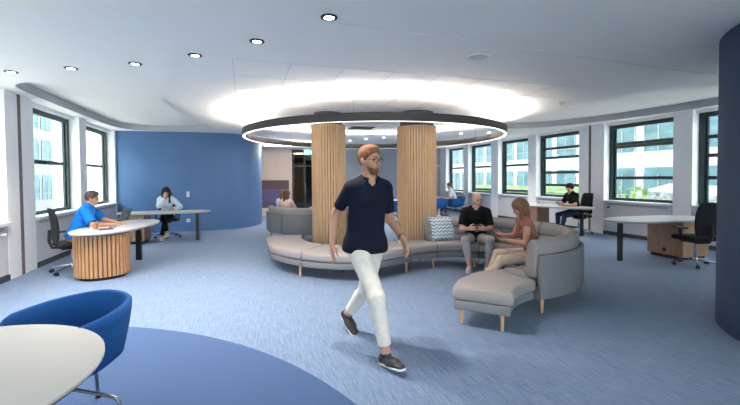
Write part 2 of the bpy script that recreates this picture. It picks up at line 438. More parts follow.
SASH = {('R', 4): [2.42, 2.34, 1.52], ('R', 5): [2.48, 2.18, 1.70, 1.30], ('R', 3): [2.4, 2.0, 1.52], ('L', 4): [1.93], ('L', 5): [1.95], ('R', 6): [2.0, 1.06], ('R', 7): [2.0, 1.06], ('R', 8): [2.0]}
wn = 0
def window(side, i, a, b):
    global wn
    wn += 1
    sgn = 1 if side == 'R' else -1; X = (XR if side == 'R' else XL)+sgn*0.24
    root = struct_root('window_%d' % wn)
    fr = MB()
    def bx(ya, yb, za, zb, d0=-0.04, d1=0.05):
        p, q = X+sgn*d0, X+sgn*d1
        fr.box(min(p, q), ya, za, max(p, q), yb, zb)
    J = 0.11
    bx(a, a+J, ZS, ZT); bx(b-J, b, ZS, ZT); bx(a+J, b-J, ZT-0.10, ZT); bx(a+J, b-J, ZS, ZS+0.07)
    # inner sash stiles, stepped back from the outer frame
    bx(a+J, a+J+0.05, ZS+0.07, ZT-0.10, 0.0, 0.04); bx(b-J-0.05, b-J, ZS+0.07, ZT-0.10, 0.0, 0.04)
    bars = SASH.get((side, i), [1.95])
    for k, z in enumerate(bars):
        bx(a+J+0.05, b-J-0.05, z-0.038, z+0.038, -0.02, 0.04)
    bx((a+b)/2-0.08, (a+b)/2+0.08, bars[0]-0.012, bars[0]+0.012, -0.045, -0.02)
    fr.build('window_frame', MT['frame'], root)
    pn = MB(); p, q = X+sgn*0.015, X+sgn*0.021
    pn.box(min(p, q), a+J, ZS+0.05, max(p, q), b-J, ZT-0.08); pn.build('pane', MT['pane'], root)
    sl = MB(); p, q = X-sgn*0.30, X+sgn*0.05
    sl.box(min(p, q), a+0.005, ZS-0.045, max(p, q), b-0.005, ZS); sl.build('sill', MT['sill'], root)
    # sky portal for this opening
    ld = bpy.data.lights.new('window_portal', 'AREA'); ld.shape = 'RECTANGLE'; ld.size = b-a; ld.size_y = ZT-ZS
    ld.cycles.is_portal = True
    lo = bpy.data.objects.new('window_portal', ld); COL.objects.link(lo)
    lo.location = (X+sgn*0.14, (a+b)/2, (ZS+ZT)/2)
    lo.rotation_euler = (0, radians(90)*sgn, 0) if False else (radians(90), 0, radians(90)*sgn)
    # radiator cover below the sill
    Xw = XR if side == 'R' else XL
    if (side, i) in COVER_LABELS:
        t = thing('radiator_cover', COVER_LABELS[(side, i)], 'radiator cover', (Xw+sgn*0.03, (a+b)/2, 0), 0, 'radiator covers under the windows')
        h = (b-a)/2-0.012
        mb = MB(); mb.box(-0.028, -h, 0.10, 0.028, h, ZS-0.05); mb.build('panel', MT['cover'], t)
        mb = MB()
        for k in range(3): mb.box(-sgn*0.030, -h+0.1, ZS-0.085-0.018*k, -sgn*0.026, h-0.1, ZS-0.078-0.018*k)
        mb.build('vent_slot', MT['skirt'], t)
        mb = MB(); mb.tube([(-sgn*0.028, h-0.16, 0.74), (-sgn*0.085, h-0.16, 0.74)], 0.02, 12); kn = mb.build('thermostat_knob', MT['black' if side == 'R' else 'white'], t)
COVER_LABELS = {
 ('L', 3): 'white radiator cover with a thermostat knob at the photo\'s left edge', ('L', 4): 'white radiator cover behind the black chair of the man in blue polo',
 ('L', 5): 'white radiator cover beside the blue feature wall',
 ('R', 3): 'white radiator cover behind the empty black office chair', ('R', 4): 'white radiator cover with dark knob behind the empty boat-shaped desk',
 ('R', 5): 'white radiator cover behind the desk of the man in black t-shirt', ('R', 6): 'white radiator cover above the sofa woman\'s head, under a two-sash window',
 ('R', 7): 'white radiator cover behind the bald man\'s head', ('R', 8): 'white radiator cover beside the far blue chairs'}
for i, (a, b) in enumerate(R_OPEN): window('R', i, a, b)
for i, (a, b) in enumerate(L_OPEN): window('L', i, a, b)

# dark joints in the double piers, skirtings
mb = MB(); mb.box(XR-0.006, 8.575, 0.0, XR+0.01, 8.645, ZC); mb.build('trim_3', MT['gap'], kind='structure')
mb = MB(); mb.box(XL-0.01, 7.94, 0.0, XL+0.006, 8.03, ZC); mb.build('trim_4', MT['gap'], kind='structure')
mb = MB()
for (a, b) in R_OPEN: mb.box(XR-0.012, a, 0, XR+0.05, b, 0.09)
mb.build('baseboard_right', MT['skirt'], kind='structure')
mb = MB()
for (a, b) in L_OPEN: mb.box(XL-0.05, a, 0, XL+0.012, b, 0.09)
mb.build('baseboard_left', MT['skirt'], kind='structure')

# blue feature wall with a rounded end
def ribbon(name, pts, th, z0, z1, m, sm=40):
    pts = [Vector((p[0], p[1])) for p in pts]; A, B = [], []
    for i, p in enumerate(pts):
        t = (pts[min(i+1, len(pts)-1)]-pts[max(i-1, 0)]).normalized(); nrm = Vector((-t.y, t.x))
        A.append(p); B.append(p+nrm*th)
    mb = MB(); mb.prism(A+B[::-1], z0, z1)
    return mb.build(name, m, smooth=sm, kind='structure')
bw = catmull([(-3.56, 13.12), (-2.6, 12.98), (-1.4, 12.90), (-0.5, 13.0), (0.1, 13.35), (0.46, 13.9), (0.58, 14.6), (0.6, 15.6), (0.6, 17.5)], 6, closed=False)
ribbon('wall_blue', bw, 0.2, 0, ZC, MT['blue'])
# dark blue drum wall at the other side
mb = MB(); mb.lathe([(1.5, 0), (1.5, ZC)], (5.70, 1.62, 0), 96); mb.build('wall_drum', MT['navy'], smooth=40, kind='structure')
# rear wall in three finishes
mb = MB(); mb.box(0.5, YB, 0, 2.0, YB+0.2, ZC); mb.build('wall_rear_beige', MT['beige'], kind='structure')
mb = MB(); mb.box(3.2, YB, 0, XR+0.36, YB+0.2, ZC); mb.build('wall_rear', MT['greyblue'], kind='structure')
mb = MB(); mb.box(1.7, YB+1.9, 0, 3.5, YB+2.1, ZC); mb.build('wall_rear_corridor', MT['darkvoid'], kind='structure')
mb = MB(); mb.box(2.0, YB, 2.86, 3.2, YB+0.2, ZC); mb.build('wall_rear_lintel', MT['beige'], kind='structure')
mb = MB()
for x0, x1, z0, z1 in ((XL-0.4, -3.0, 0, ZC), (8.8, XR+0.4, 0, ZC), (-3.0, 8.8, 0, 0.3), (-3.0, 8.8, 2.85, ZC), (-0.2, 0.2, 0.3, 2.85), (2.7, 3.1, 0.3, 2.85), (5.7, 6.1, 0.3, 2.85)):
    mb.box(x0, YF-0.2, z0, x1, YF, z1)
mb.build('wall_front', MT['wall'], kind='structure')
for x0, x1 in ((-3.0, -0.2), (0.2, 2.7), (3.1, 5.7), (6.1, 8.8)):  # unseen windows, added behind the camera for extra daylight
    wn += 1; root = struct_root('window_%d' % wn)
    mb = MB(); 
    for q in (x0, x1-0.08, (x0+x1)/2-0.04): mb.box(q, YF-0.12, 0.3, q+0.08, YF-0.04, 2.85)
    mb.box(x0, YF-0.12, 0.3, x1, YF-0.04, 0.38); mb.box(x0, YF-0.12, 2.77, x1, YF-0.04, 2.85); mb.build('window_frame', MT['frame'], root)
    mb = MB(); mb.box(x0, YF-0.085, 0.3, x1, YF-0.08, 2.85); mb.build('pane', MT['pane'], root)
    ld = bpy.data.lights.new('window_portal', 'AREA'); ld.shape = 'RECTANGLE'; ld.size = x1-x0; ld.size_y = 2.55; ld.cycles.is_portal = True
    lo = bpy.data.objects.new('window_portal', ld); COL.objects.link(lo); lo.location = ((x0+x1)/2, YF-0.14, 1.57); lo.rotation_euler = (radians(90), 0, 0)
mb = MB(); mb.box(0.62, YB-2.2, 2.84, 3.3, YB, ZC); mb.build('trim_5', MT['ceiling'], kind='structure')
# rail on the rear wall
mb = MB(); mb.box(8.0, YB-0.02, 2.12, XR, YB, 2.18); mb.build('trim_6', MT['white'], kind='structure')
# glazed door to the dark corridor
dr = struct_root('door_1')
mb = MB()
for x in (2.0, 2.52, 3.12): mb.box(x, YB-0.02, 0, x+0.07, YB+0.06, 2.86)
for z in (0.0, 2.1, 2.79): mb.box(2.0, YB-0.015, z, 3.19, YB+0.055, z+0.07)
mb.build('door_frame', MT['black'], dr)
mb = MB(); mb.box(2.05, YB+0.015, 0.05, 3.15, YB+0.02, 2.8); mb.build('pane', MT['darkpane'], dr)
mb = MB(); mb.tube([(2.58, YB-0.06, 0.9), (2.58, YB-0.06, 1.4)], 0.014, 8); mb.build('door_handle', MT['chrome'], dr)

# timber clad pillars
def slat_outline(rx, ry, n, depth=0.018, frac=0.70, rot=0, c=(0, 0)):
    P = []
    for k in range(n):
        a0 = 2*pi*k/n; w = 2*pi/n
        for da, d in ((0, 0), (w*frac*0.5, 0.002), (w*frac, 0), (w*(frac+0.06), -depth), (w*0.94, -depth)):
            a = a0+da; x, y = (rx+d)*cos(a), (ry+d)*sin(a)
            P.append((c[0]+x*cos(rot)-y*sin(rot), c[1]+x*sin(rot)+y*cos(rot)))
    return P
def pillar(x, y, r, n, zt):
    root = struct_root('pillar'); root.location = (x, y, 0)
    mb = MB(); mb.prism(slat_outline(r, r, n, 0.035, 0.70), 0.0, zt); mb.build('slat_cladding', MT['wood'], root)
    mb = MB(); mb.lathe([(r-0.022, 0.0), (r-0.022, zt-0.01)], n=64); mb.build('dark_core', MT['groove'], root, smooth=40)  # dark core added behind the slats so the gaps stay dark
    mb = MB(); mb.lathe([(r-0.06, zt-0.05), (r-0.06, ZC)], (0, 0, 0), 40); mb.build('pillar_top', MT['stub'], root, smooth=40)
    return root
pillar(1.78, 8.52, 0.375, 38, 2.73)
pillar(3.63, 7.91, 0.43, 44, 2.68)

# ================================================================== RING LIGHT AND CEILING FITTINGS
RC, RR = (2.98, 8.92), 3.02
t = thing('ring_light', 'large dark ring pendant lamp glowing above the two timber pillars', 'ceiling lamp', (RC[0], RC[1], 2.5))
mb = MB(); mb.lathe([(RR-0.075, 0.0), (RR-0.06, 0.0), (RR-0.06, 0.012), (RR-0.014, 0.012), (RR-0.014, 0.0), (RR, 0.0), (RR, 0.145), (RR-0.012, 0.145), (RR-0.012, 0.13), (RR-0.063, 0.13), (RR-0.063, 0.145), (RR-0.075, 0.115)], n=160, closed=True)
mb.build('ring_housing', MT['ringdark'], t, smooth=35)
mb = MB(); mb.lathe([(RR-0.058, 0.002), (RR-0.016, 0.002), (RR-0.016, 0.010), (RR-0.058, 0.010)], n=160, closed=True); o = mb.build('down_light_strip', MT['ringdn'], t); o['label'] = 'glowing white strip under the ring'
mb = MB(); mb.lathe([(RR-0.060, 0.132), (RR-0.015, 0.132), (RR-0.015, 0.140), (RR-0.060, 0.140)], n=160, closed=True); o = mb.build('up_light_strip', MT['ringup'], t); o['label'] = 'glowing strip on top of the ring'
for a in (185, 245, 305, 5, 65, 125):
    x, y = (RR-0.04)*cos(radians(a)), (RR-0.04)*sin(radians(a))
    mb = MB(); mb.tube([(x, y, 0.10), (x, y, 0.5)], 0.003, 6); w = mb.build('suspension_wire', MT['chrome'], t)
    mb = MB(); mb.lathe([(0.03, 0.485), (0.03, 0.5)], (x, y, 0), 16); mb.build('ceiling_anchor', MT['white'], w)

def downlight(px, py, label, r=0.075, group=None):
    p = at(px, py, ZC)
    t = thing('ceiling_downlight', label, 'ceiling lamp', (p.x, p.y, ZC), 0, group)
    mb = MB(); mb.lathe([(r*0.62, -0.012), (r, -0.008), (r, 0.0), (r*0.62, 0.0)], n=28, closed=True); mb.build('trim_ring', MT['black'], t, smooth=40)
    mb = MB(); mb.lathe([(r*0.6, -0.006), (r*0.6, 0.0)], n=24); mb.build('lamp_disc', MT['lamp'], t)
    ld = bpy.data.lights.new('downlight', 'SPOT'); ld.energy = LIGHT['spot']; ld.spot_size = radians(110); ld.spot_blend = 0.6; ld.shadow_soft_size = 0.05; ld.color = (1, 0.90, 0.78)
    lo = bpy.data.objects.new('downlight', ld); COL.objects.link(lo); lo.location = (p.x, p.y, ZC-0.03)
for px, py, lb in [(329, 17, 'black rimmed downlight nearest the camera, above the walking man'), (257, 41, 'black rimmed downlight, second in the row from the walking man'),
                   (195, 55, 'black rimmed downlight, third in the ceiling row, before the blue wall'), (135, 63.5, 'black rimmed downlight, third from the left end of the row'),
                   (71, 68, 'black rimmed downlight above the start of the ceiling cove'), (11, 71.5, 'black rimmed downlight at the left end of the row')]:
    downlight(px, py, lb, group='black rimmed downlights in a row on the ceiling')
def small_spot(px, py, label):
    p = at(px, py, ZC)
    mb = MB(); mb.lathe([(0.04, -0.006), (0.04, 0)], n=20)
    o = mb.build('ceiling_spot', MT['lamp']); o.location = (p.x, p.y, ZC)
    tag(o, label, 'ceiling lamp', 'small ceiling spots around the ring')
    ld = bpy.data.lights.new('spot', 'SPOT'); ld.energy = LIGHT['spot_far']; ld.spot_size = radians(120); ld.spot_blend = 0.6; ld.shadow_soft_size = 0.05; ld.color = (1, 0.90, 0.78)
    lo = bpy.data.objects.new('spot', ld); COL.objects.link(lo); lo.location = (p.x, p.y, ZC-0.03)
for px, py, lb in [(350, 140.5, 'small white ceiling spot beside the left timber pillar, inside the ring'), (366, 139, 'small white ceiling spot straight above the walking man\'s hair'),
                   (384, 137.5, 'small white ceiling spot beside the right timber pillar, inside the ring'), (461, 133.5, 'small ceiling spot right of the pillars, the one closer to the pillar'),
                   (489, 132.5, 'small ceiling spot close inside the ring\'s outer edge'), (267, 138.5, 'small ceiling spot behind the ring\'s edge near the blue wall')]:
    small_spot(px, py, lb)
p = at(478, 57, ZC)
t = thing('ceiling_speaker', 'round white flush loudspeaker in the ceiling in front of the ring', 'speaker', (p.x, p.y, ZC))
mb = MB(); mb.lathe([(0.115, -0.010), (0.138, -0.007), (0.138, 0), (0.115, 0)], n=32, closed=True); mb.build('rim', MT['white'], t, smooth=40)
mb = MB(); mb.lathe([(0.115, -0.004), (0.115, 0)], n=32); mb.build('grille', MT['spk'], t)
p = at(562, 102, ZC)
mb = MB(); mb.lathe([(0.03, -0.05), (0.045, -0.03), (0.05, 0)], n=20); o = mb.build('smoke_detector', MT['spk'], smooth=40); o.location = (p.x, p.y, ZC)
tag(o, 'small grey smoke detector on the ceiling right of the ring', 'smoke detector')
t = thing('ceiling_vent', 'dark rectangular ventilation grille in the ceiling between the pillars', 'vent', (3.2, 10.7, ZC))
mb = MB(); mb.box(-0.34, -0.30, -0.006, 0.34, 0.30, 0); mb.build('backing', MT['black'], t)
mb = MB()
for k in range(9): mb.box(-0.32, -0.28+0.065*k, -0.012, 0.32, -0.262+0.065*k, -0.006)
mb.build('slats', MT['tedge'], t)
# linear lamp near the beige wall
mb = MB(); mb.box(0.75, 15.26, 2.815, 3.1, 15.34, 2.84); o = mb.build('linear_lamp', MT['linear']); tag(o, 'thin warm light strip under the lowered soffit before the beige wall', 'ceiling lamp')
# exit sign
t = thing('exit_sign', 'small green illuminated exit sign over the dark glass door', 'sign', (2.72, YB-0.10, 2.62))
mb = MB(); mb.box(-0.20, -0.02, 0, 0.20, 0.02, 0.22); mb.build('sign_box', MT['exitglow'], t)
mb = MB()
mb.box(-0.16, -0.024, 0.04, -0.02, -0.0205, 0.18)
mb.box(0.02, -0.024, 0.10, 0.12, -0.0205, 0.12)
mb.prism([(0.11, -0.024), (0.11, -0.0205), (0.16, -0.0205), (0.16, -0.024)], 0.08, 0.14)
mb.build('pictogram', MT['exitwhite'], t)
mb = MB(); mb.box(-0.01, -0.01, 0.22, 0.01, 0.01, 0.24); mb.build('bracket', MT['black'], t)
# switch and socket on blue wall
def plate(name, px, py, z, label, cat, w, h):
    d = at(px, py, z); y = 12.925; s = y/d.y
    t = thing(name, label, cat, (d.x*s, 12.90, z))
    return t
tx = -1.66
t = thing('light_switch', 'white double light switch on the blue wall above the woman\'s desk', 'switch', (-1.64, 12.905, 1.12))
mb = MB(); mb.rbox(-0.045, -0.012, -0.085, 0.045, 0.0, 0.085, 0.004, 2); mb.build('plate', MT['white'], t)
mb = MB(); mb.box(-0.03, -0.016, 0.008, 0.03, -0.012, 0.07); mb.build('rocker', MT['sill'], t)
mb = MB(); mb.box(-0.03, -0.016, -0.07, 0.03, -0.012, -0.008); mb.build('rocker', MT['sill'], t)
t = thing('wall_socket', 'white power socket low on the blue wall under the switch', 'socket', (-1.64, 12.905, 0.33))
mb = MB(); mb.rbox(-0.05, -0.012, -0.05, 0.05, 0.0, 0.05, 0.004, 2); mb.build('plate', MT['white'], t)
mb = MB(); mb.tube([(0, -0.0135, 0), (0, -0.011, 0)], 0.02, 16); mb.build('outlet', MT['skirt'], t)

# upholstered bench niche by the beige wall
t = thing('padded_bench', 'bench with purple and brown padded back against the beige wall', 'bench', (0, 0, 0))
mb = MB(); mb.box(0.62, YB-0.55, 0.0, 1.98, YB-0.02, 0.34); mb.build('base', MT['beige'], t)
mb = MB(); mb.rbox(0.62, YB-0.56, 0.34, 1.98, YB-0.12, 0.46, 0.03); mb.build('seat_pad', MT['brownpad'], t)
mb = MB(); mb.rbox(0.62, YB-0.14, 0.46, 1.85, YB-0.01, 1.08, 0.02); o = mb.build('back_pad', MT['purple'], t); o['label'] = 'purple lower back pad'
mb = MB(); mb.rbox(0.62, YB-0.12, 1.09, 1.85, YB-0.01, 1.50, 0.02); o = mb.build('back_pad', MT['brownpad'], t); o['label'] = 'brown upper back pad'

# ================================================================== SOFAS
def rr(a0, a1, z0, z1, r, n=3, ins=0.0):
    a0 += ins; a1 -= ins; z0 += ins; z1 -= ins; r = max(min(r, (a1-a0)/2.01, (z1-z0)/2.01), 0.001); P = []
    for cx, cz, s in ((a1-r, z1-r, 0), (a0+r, z1-r, 90), (a0+r, z0+r, 180), (a1-r, z0+r, 270)):
        for k in range(n+1):
            th = radians(s+90*k/n); P.append((cx+r*cos(th), cz+r*sin(th)))
    return P
def band(name, st, prof, m, parent, gap=0.006, rnd=0.018, smooth=50):
    """sweep a profile (distance from front edge, height) along stations (front point, back point)"""
    R = []
    Fp = [Vector((a[0], a[1], 0)) for a, b in st]; Bp = [Vector((b[0], b[1], 0)) for a, b in st]
    N = len(st)
    def mk(F, B, ins):
        d = (B-F); L = d.length; d.normalize()
        return [F+d*a+Vector((0, 0, z)) for a, z in prof(L, ins)]
    def shift(i, j, dist):
        mF, mB = (Fp[j]-Fp[i]), (Bp[j]-Bp[i])
        return Fp[i]+mF.normalized()*dist, Bp[i]+mB.normalized()*dist
    a, b = shift(0, 1, gap); R.append(mk(a, b, rnd))
    a, b = shift(0, 1, gap+rnd*0.35); R.append(mk(a, b, rnd*0.35))
    a, b = shift(0, 1, gap+rnd); R.append(mk(a, b, 0))
    for i in range(1, N-1): R.append(mk(Fp[i], Bp[i], 0))
    a, b = shift(N-1, N-2, gap+rnd); R.append(mk(a, b, 0))
    a, b = shift(N-1, N-2, gap+rnd*0.35); R.append(mk(a, b, rnd*0.35))
    a, b = shift(N-1, N-2, gap); R.append(mk(a, b, rnd))
    mb = MB(); mb.rings(R); return mb.build(name, m, parent, smooth=smooth)
SEAT, BACKZ = 0.42, 0.84
def back_profile(L, ins):
    P = []
    def rec(z): return 0.07*(z-0.42)/0.4
    zs = [(0.415, 0.535), (0.535, 0.665), (0.665, BACKZ-0.03)]
    for (a, b), bulge in zip(zs, (0.022, 0.024, 0.03)):
        for k in range(7):
            z = a+(b-a)*k/6; P.append((L-0.26+ins+rec(z)-bulge*sqrt(max(0, 1-(2*k/6-1)**2)), z))
    P[0] = (P[0][0], P[0][1]+ins); zt = BACKZ-ins
    P += [(L-0.17+0.0, zt+0.002), (L-0.12, zt+0.004), (L-0.075-ins*0.5, zt-0.012), (L-0.055-ins, zt-0.05)]
    P += [(L-0.07-ins, 0.60), (L-0.09-ins, 0.42+ins)]
    return P
def sofa_module(label, st, backed=False, group=None, name=None, legs=(0, 1), cat='sofa'):
    c = sum((Vector((a[0]+b[0], a[1]+b[1], 0)) for a, b in st), Vector())/(2*len(st))
    t = thing(name or ('sofa_module' if backed else 'bench_module'), label, cat, c, 0, group or ('parts of the taupe curved sofa' if 'taupe' in label else 'parts of the grey far sofa'))
    st = [((a[0]-c.x, a[1]-c.y), (b[0]-c.x, b[1]-c.y)) for a, b in st]
    depth = 0.20 if backed else 0.0
    band('seat_cushion', st, lambda L, i: rr(0.0, L-depth, 0.285, SEAT, 0.045, 4, i), MT['seat'], t)
    band('base', st, lambda L, i: rr(0.02, L-0.035, 0.185, 0.280, 0.012, 2, i), MT['shell'], t, rnd=0.008)
    if backed:
        band('back_cushion', st, back_profile, MT['seat'], t)
        o = band('back_shell', st, lambda L, i: rr(L-0.062, L-0.0, 0.19, 0.695, 0.02, 3, i), MT['shell'], t, gap=0.02, rnd=0.015)
    N = len(st)
    for s in legs:
        i = 1 if s == 0 else N-2
        F, B = Vector((*st[i][0], 0)), Vector((*st[i][1], 0)); d = (B-F); L = d.length; d.normalize()
        for q in (0.09, L-0.12):
            p = F+d*q
            mb = MB(); mb.lathe([(0.015, 0.0), (0.017, 0.01), (0.026, 0.19)], (p.x, p.y, 0), 14); mb.build('leg', MT['legwood'], t, smooth=50)
    return t
# stations of the front sofa: a bench around the pillars flowing into a backed curve and an end bench
S = [((0.40, 8.05), (1.13, 8.04)), ((0.38, 7.4), (1.06, 7.6)), ((0.42, 6.85), (1.10, 7.2)), ((0.61, 6.42), (1.20, 6.95)), ((0.81, 6.12), (1.35, 6.76)),
     ((1.12, 5.82), (1.55, 6.62)), ((1.45, 5.64), (1.78, 6.48)), ((1.82, 5.58), (2.05, 6.44)), ((2.22, 5.70), (2.32, 6.50)), ((2.60, 5.88), (2.58, 6.66)), ((2.87, 5.98), (2.86, 6.76)), ((3.15, 6.02), (3.18, 6.69))]
C2 = Vector((3.1, 5.1))
def arc_st(C, a0, a1, rF, rB, n=9):
    return [((C[0]+rF*cos(radians(a)), C[1]+rF*sin(radians(a))), (C[0]+rB*cos(radians(a)), C[1]+rB*sin(radians(a)))) for a in np.linspace(a0, a1, n)]
def sub(i, j, n=5):
    A = catmull([s[0] for s in S], n, False); B = catmull([s[1] for s in S], n, False)
    return [(tuple(a), tuple(b)) for a, b in list(zip(A, B))[i*n:j*n+1]]
sofa_module('taupe backless bench end curving around the timber pillar beside the blue wall', sub(0, 4), group=None)
sofa_module('taupe backless bench part behind the walking man\'s legs', sub(4, 9), legs=(1,))
sofa_module('short taupe bench part with chevron cushion at the sofa\'s back end', sub(9, 11), legs=(1,))
GA = [(87, 43), (43, -1), (-1, -46), (-46, -90)]
LB = ['taupe sofa part with channelled back where the bald man sits', 'taupe sofa part with channelled back beyond the seated woman',
      'taupe sofa part with channelled back behind the seated woman', 'taupe sofa part whose grey back shell end faces the camera']
for (a0, a1), lb in zip(GA, LB):
    sofa_module(lb, arc_st(C2, a0, a1, 0.92, 1.58), True, legs=(1,))
C3 = Vector((3.1, 2.55))
st = []
for k in range(9):
    a = radians(91+43*k/8); q = k/8; rf, rb = 1.64-0.15*q*q, 1.0-0.13*q
    st.append(((C3.x+rf*cos(a), C3.y+rf*sin(a)), (C3.x+rb*cos(a), C3.y+rb*sin(a))))
sofa_module('taupe backless end bench on wooden legs in front of the seated woman', st, legs=(1,))
# far sofa behind the pillar, its back to the camera
C4 = (2.2, 10.85)
LB = ['grey sofa part behind the pillar where the two women sit', 'grey sofa part behind the left timber pillar with its back to the camera', 'grey sofa part seen between the two pillars']
for (a0, a1), lb in zip([(176, 216), (216, 252), (252, 286)], LB):
    sofa_module(lb, arc_st(C4, a0, a1, 0.92, 1.66), True)
# things under the bench
p = at(294, 265, 0)
t = thing('floor_socket_box', 'small black power box on the carpet under the taupe bench', 'power box', (p.x+0.05, p.y+0.3, 0))
mb = MB(); mb.rbox(-0.07, -0.05, 0, 0.07, 0.05, 0.09, 0.01, 2); mb.build('body', MT['black'], t)
mb = MB(); mb.box(-0.04, -0.054, 0.03, 0.04, -0.05, 0.07); mb.build('socket_face', MT['skirt'], t)
mb = MB(); mb.tube(catmull([(1.55, 6.3, 0.008), (1.5, 6.2, 0.06), (1.62, 6.12, 0.10), (1.75, 6.2, 0.06), (1.7, 6.35, 0.008)], 6, False), 0.010, 8)
o = mb.build('power_cable', MT['black'], smooth=60); tag(o, 'black cable loop on the carpet under the bench behind the walking man', 'cable')

# scatter cushions
def cushion(label, loc, rz, tilt, w=0.46, h=0.44, d=0.13):
    mb = MB(); n = 14; top = []; bot = []
    for j in range(n+1):
        rowt, rowb = [], []
        for i in range(n+1):
            u, v = 2*i/n-1, 2*j/n-1
            th = d/2*((1-u**4)*(1-v**4))**0.55
            sx = w/2*(1-0.06*(1-abs(v))**1.0*abs(u)); sz = h/2*(1-0.06*(1-abs(u))*abs(v))
            x, z = u*sx, v*sz
            rowt.append(mb.bm.verts.new((x, -th, z)))
            rowb.append(rowt[-1] if i in (0, n) or j in (0, n) else mb.bm.verts.new((x, th, z)))
        top.append(rowt); bot.append(rowb)
    for j in range(n):
        for i in range(n):
            mb.bm.faces.new((top[j][i], top[j][i+1], top[j+1][i+1], top[j+1][i]))
            mb.bm.faces.new((bot[j][i], bot[j+1][i], bot[j+1][i+1], bot[j][i+1]))
    o = mb.build('scatter_cushion', MT['chevron'], smooth=80)
    o.location = loc; o.rotation_euler = (tilt, 0, rz); tag(o, label, 'cushion'); return o
cushion('blue and white chevron cushion leaning on the sofa back near the bald man', (3.44, 6.38, SEAT+0.215), radians(-4), radians(-18))
cushion('chevron cushion on the far grey sofa beside the two women', (1.72, 9.62, 0.70), radians(195), radians(-8), 0.5, 0.36)

# ================================================================== OFFICE CHAIRS
def make_office_chair(label):
    t = thing('office_chair', label, 'chair', group='black office chairs at the desks')
    mb = MB()
    for k in range(5):
        a = 2*pi*k/5+0.3; d = Vector((cos(a), sin(a), 0))
        mb.tube([d*0.03+Vector((0, 0, 0.115)), d*0.18+Vector((0, 0, 0.105)), d*0.315+Vector((0, 0, 0.078))], 0.022, 10, 0.014)
    mb.lathe([(0.045, 0.09), (0.045, 0.13), (0.03, 0.15)], n=16)
    base = mb.build('star_base', MT['chrome'], t, smooth=50)
    for k in range(5):
        a = 2*pi*k/5+0.3; d = Vector((cos(a), sin(a), 0)); s = Vector((-d.y, d.x, 0)); c = d*0.315
        mb = MB()
        for q in (-0.017, 0.017): mb.tube([c+s*(q-0.010)+Vector((0, 0, 0.03)), c+s*(q+0.010)+Vector((0, 0, 0.03))], 0.03, 14)
        mb.tube([c+Vector((0, 0, 0.03)), c+Vector((0, 0, 0.075))], 0.008, 8)
        mb.build('castor', MT['black'], base, smooth=50)
    mb = MB(); mb.tube([(0, 0, 0.13), (0, 0, 0.30)], 0.027, 14); mb.tube([(0, 0, 0.30), (0, 0, 0.42)], 0.018, 12); mb.build('gas_column', MT['chrome'], t, smooth=50)
    mb = MB(); mb.rbox(-0.09, -0.16, 0.40, 0.09, 0.12, 0.455, 0.015); mb.build('mechanism', MT['black'], t)
    mb = MB(); mb.rbox(-0.245, -0.23, 0.45, 0.245, 0.25, 0.53, 0.035, 4); mb.build('seat', MT['blackmesh'], t, smooth=50)
    # backrest: a gently curved padded panel
    R = []
    for k in range(11):
        z = 0.55+0.56*k/10; w = 0.225*(1-0.10*abs(2*k/10-0.8)**2.2); y = -0.245-0.05*(k/10)+0.03*sin(pi*k/10)
        ring = []
        for (u, v) in ((-1, 0.6), (-0.96, 1), (-0.5, 0.75), (0, 0.65), (0.5, 0.75), (0.96, 1), (1, 0.6), (0.96, -0.2), (0.5, -0.5), (0, -0.6), (-0.5, -0.5), (-0.96, -0.2)):
            e = 0.4 if k in (0, 10) else 1
            ring.append(Vector((u*w*(0.92 if e < 1 else 1), y+v*0.03*e, z)))
        R.append(ring)
    mb = MB(); mb.rings(R); mb.build('backrest', MT['blackmesh'], t, smooth=60)
    mb = MB(); mb.tube([(0, -0.12, 0.43), (0, -0.27, 0.45), (0, -0.31, 0.56), (0, -0.30, 0.75)], 0.022, 10); mb.build('back_bracket', MT['black'], t, smooth=50)
    for s in (-1, 1):
        mb = MB()
        mb.tube([(s*0.20, 0.0, 0.44), (s*0.275, 0.0, 0.46), (s*0.285, 0.0, 0.66)], 0.02, 10)
        mb.rbox(s*0.285-0.04, -0.13, 0.66, s*0.285+0.04, 0.13, 0.695, 0.012)
        mb.build('armrest', MT['black'], t, smooth=40)
    return t
def hdg(dx, dy): return atan2(-dx, dy)      # rotation that turns local +Y to (dx, dy)

# ================================================================== DESKS
def boat(L, W, n=40, p=2.35):
    P = []
    for k in range(n):
        a = 2*pi*k/n; c, s = cos(a), sin(a)
        P.append((L/2*abs(c)**(2/p)*(1 if c > 0 else -1), W/2*abs(s)**(2/(p*1.1))*(1 if s > 0 else -1)))
    return P
def desk_top(t, L, W):
    P = boat(L, W); mb = MB(); mb.prism(P, 0.735, 0.76, 0.004, 1); o = mb.build('desk_top', MT['dtop'], t, smooth=40)
    mb = MB(); mb.prism([(x*0.985, y*0.985) for x, y in P], 0.722, 0.735); mb.build('edge_board', MT['dedge'], t, smooth=40)
def desk(label, c, ax, L, W, legx, pedx, ped=(0.5, 0.62), hole=None):
    t = thing('office_desk', label, 'desk', (c[0], c[1], 0), ax, 'grey topped office desks')
    desk_top(t, L, W)
    mb = MB(); mb.box(legx-0.035, -0.03, 0, legx+0.035, 0.03, 0.722); mb.build('leg', MT['black'], t)
    a, b = ped
    mb = MB(); mb.box(pedx-a/2, -b/2, 0.07, pedx+a/2, b/2, 0.722); pd = mb.build('pedestal', MT['woodflat'], t)
    mb = MB(); mb.box(pedx-a/2+0.04, -b/2+0.04, 0, pedx+a/2-0.04, b/2-0.04, 0.07); mb.build('plinth', MT['black'], t)
    if hole is not None:
        sgn = -1 if pedx > legx else 1
        mb = MB(); x = pedx+sgn*(a/2); mb.tube([(x-0.002, hole, 0.16), (x+0.002*sgn+0.002, hole, 0.16)], 0.04, 18); mb.build('cable_hole', MT['black'], pd)
    return t
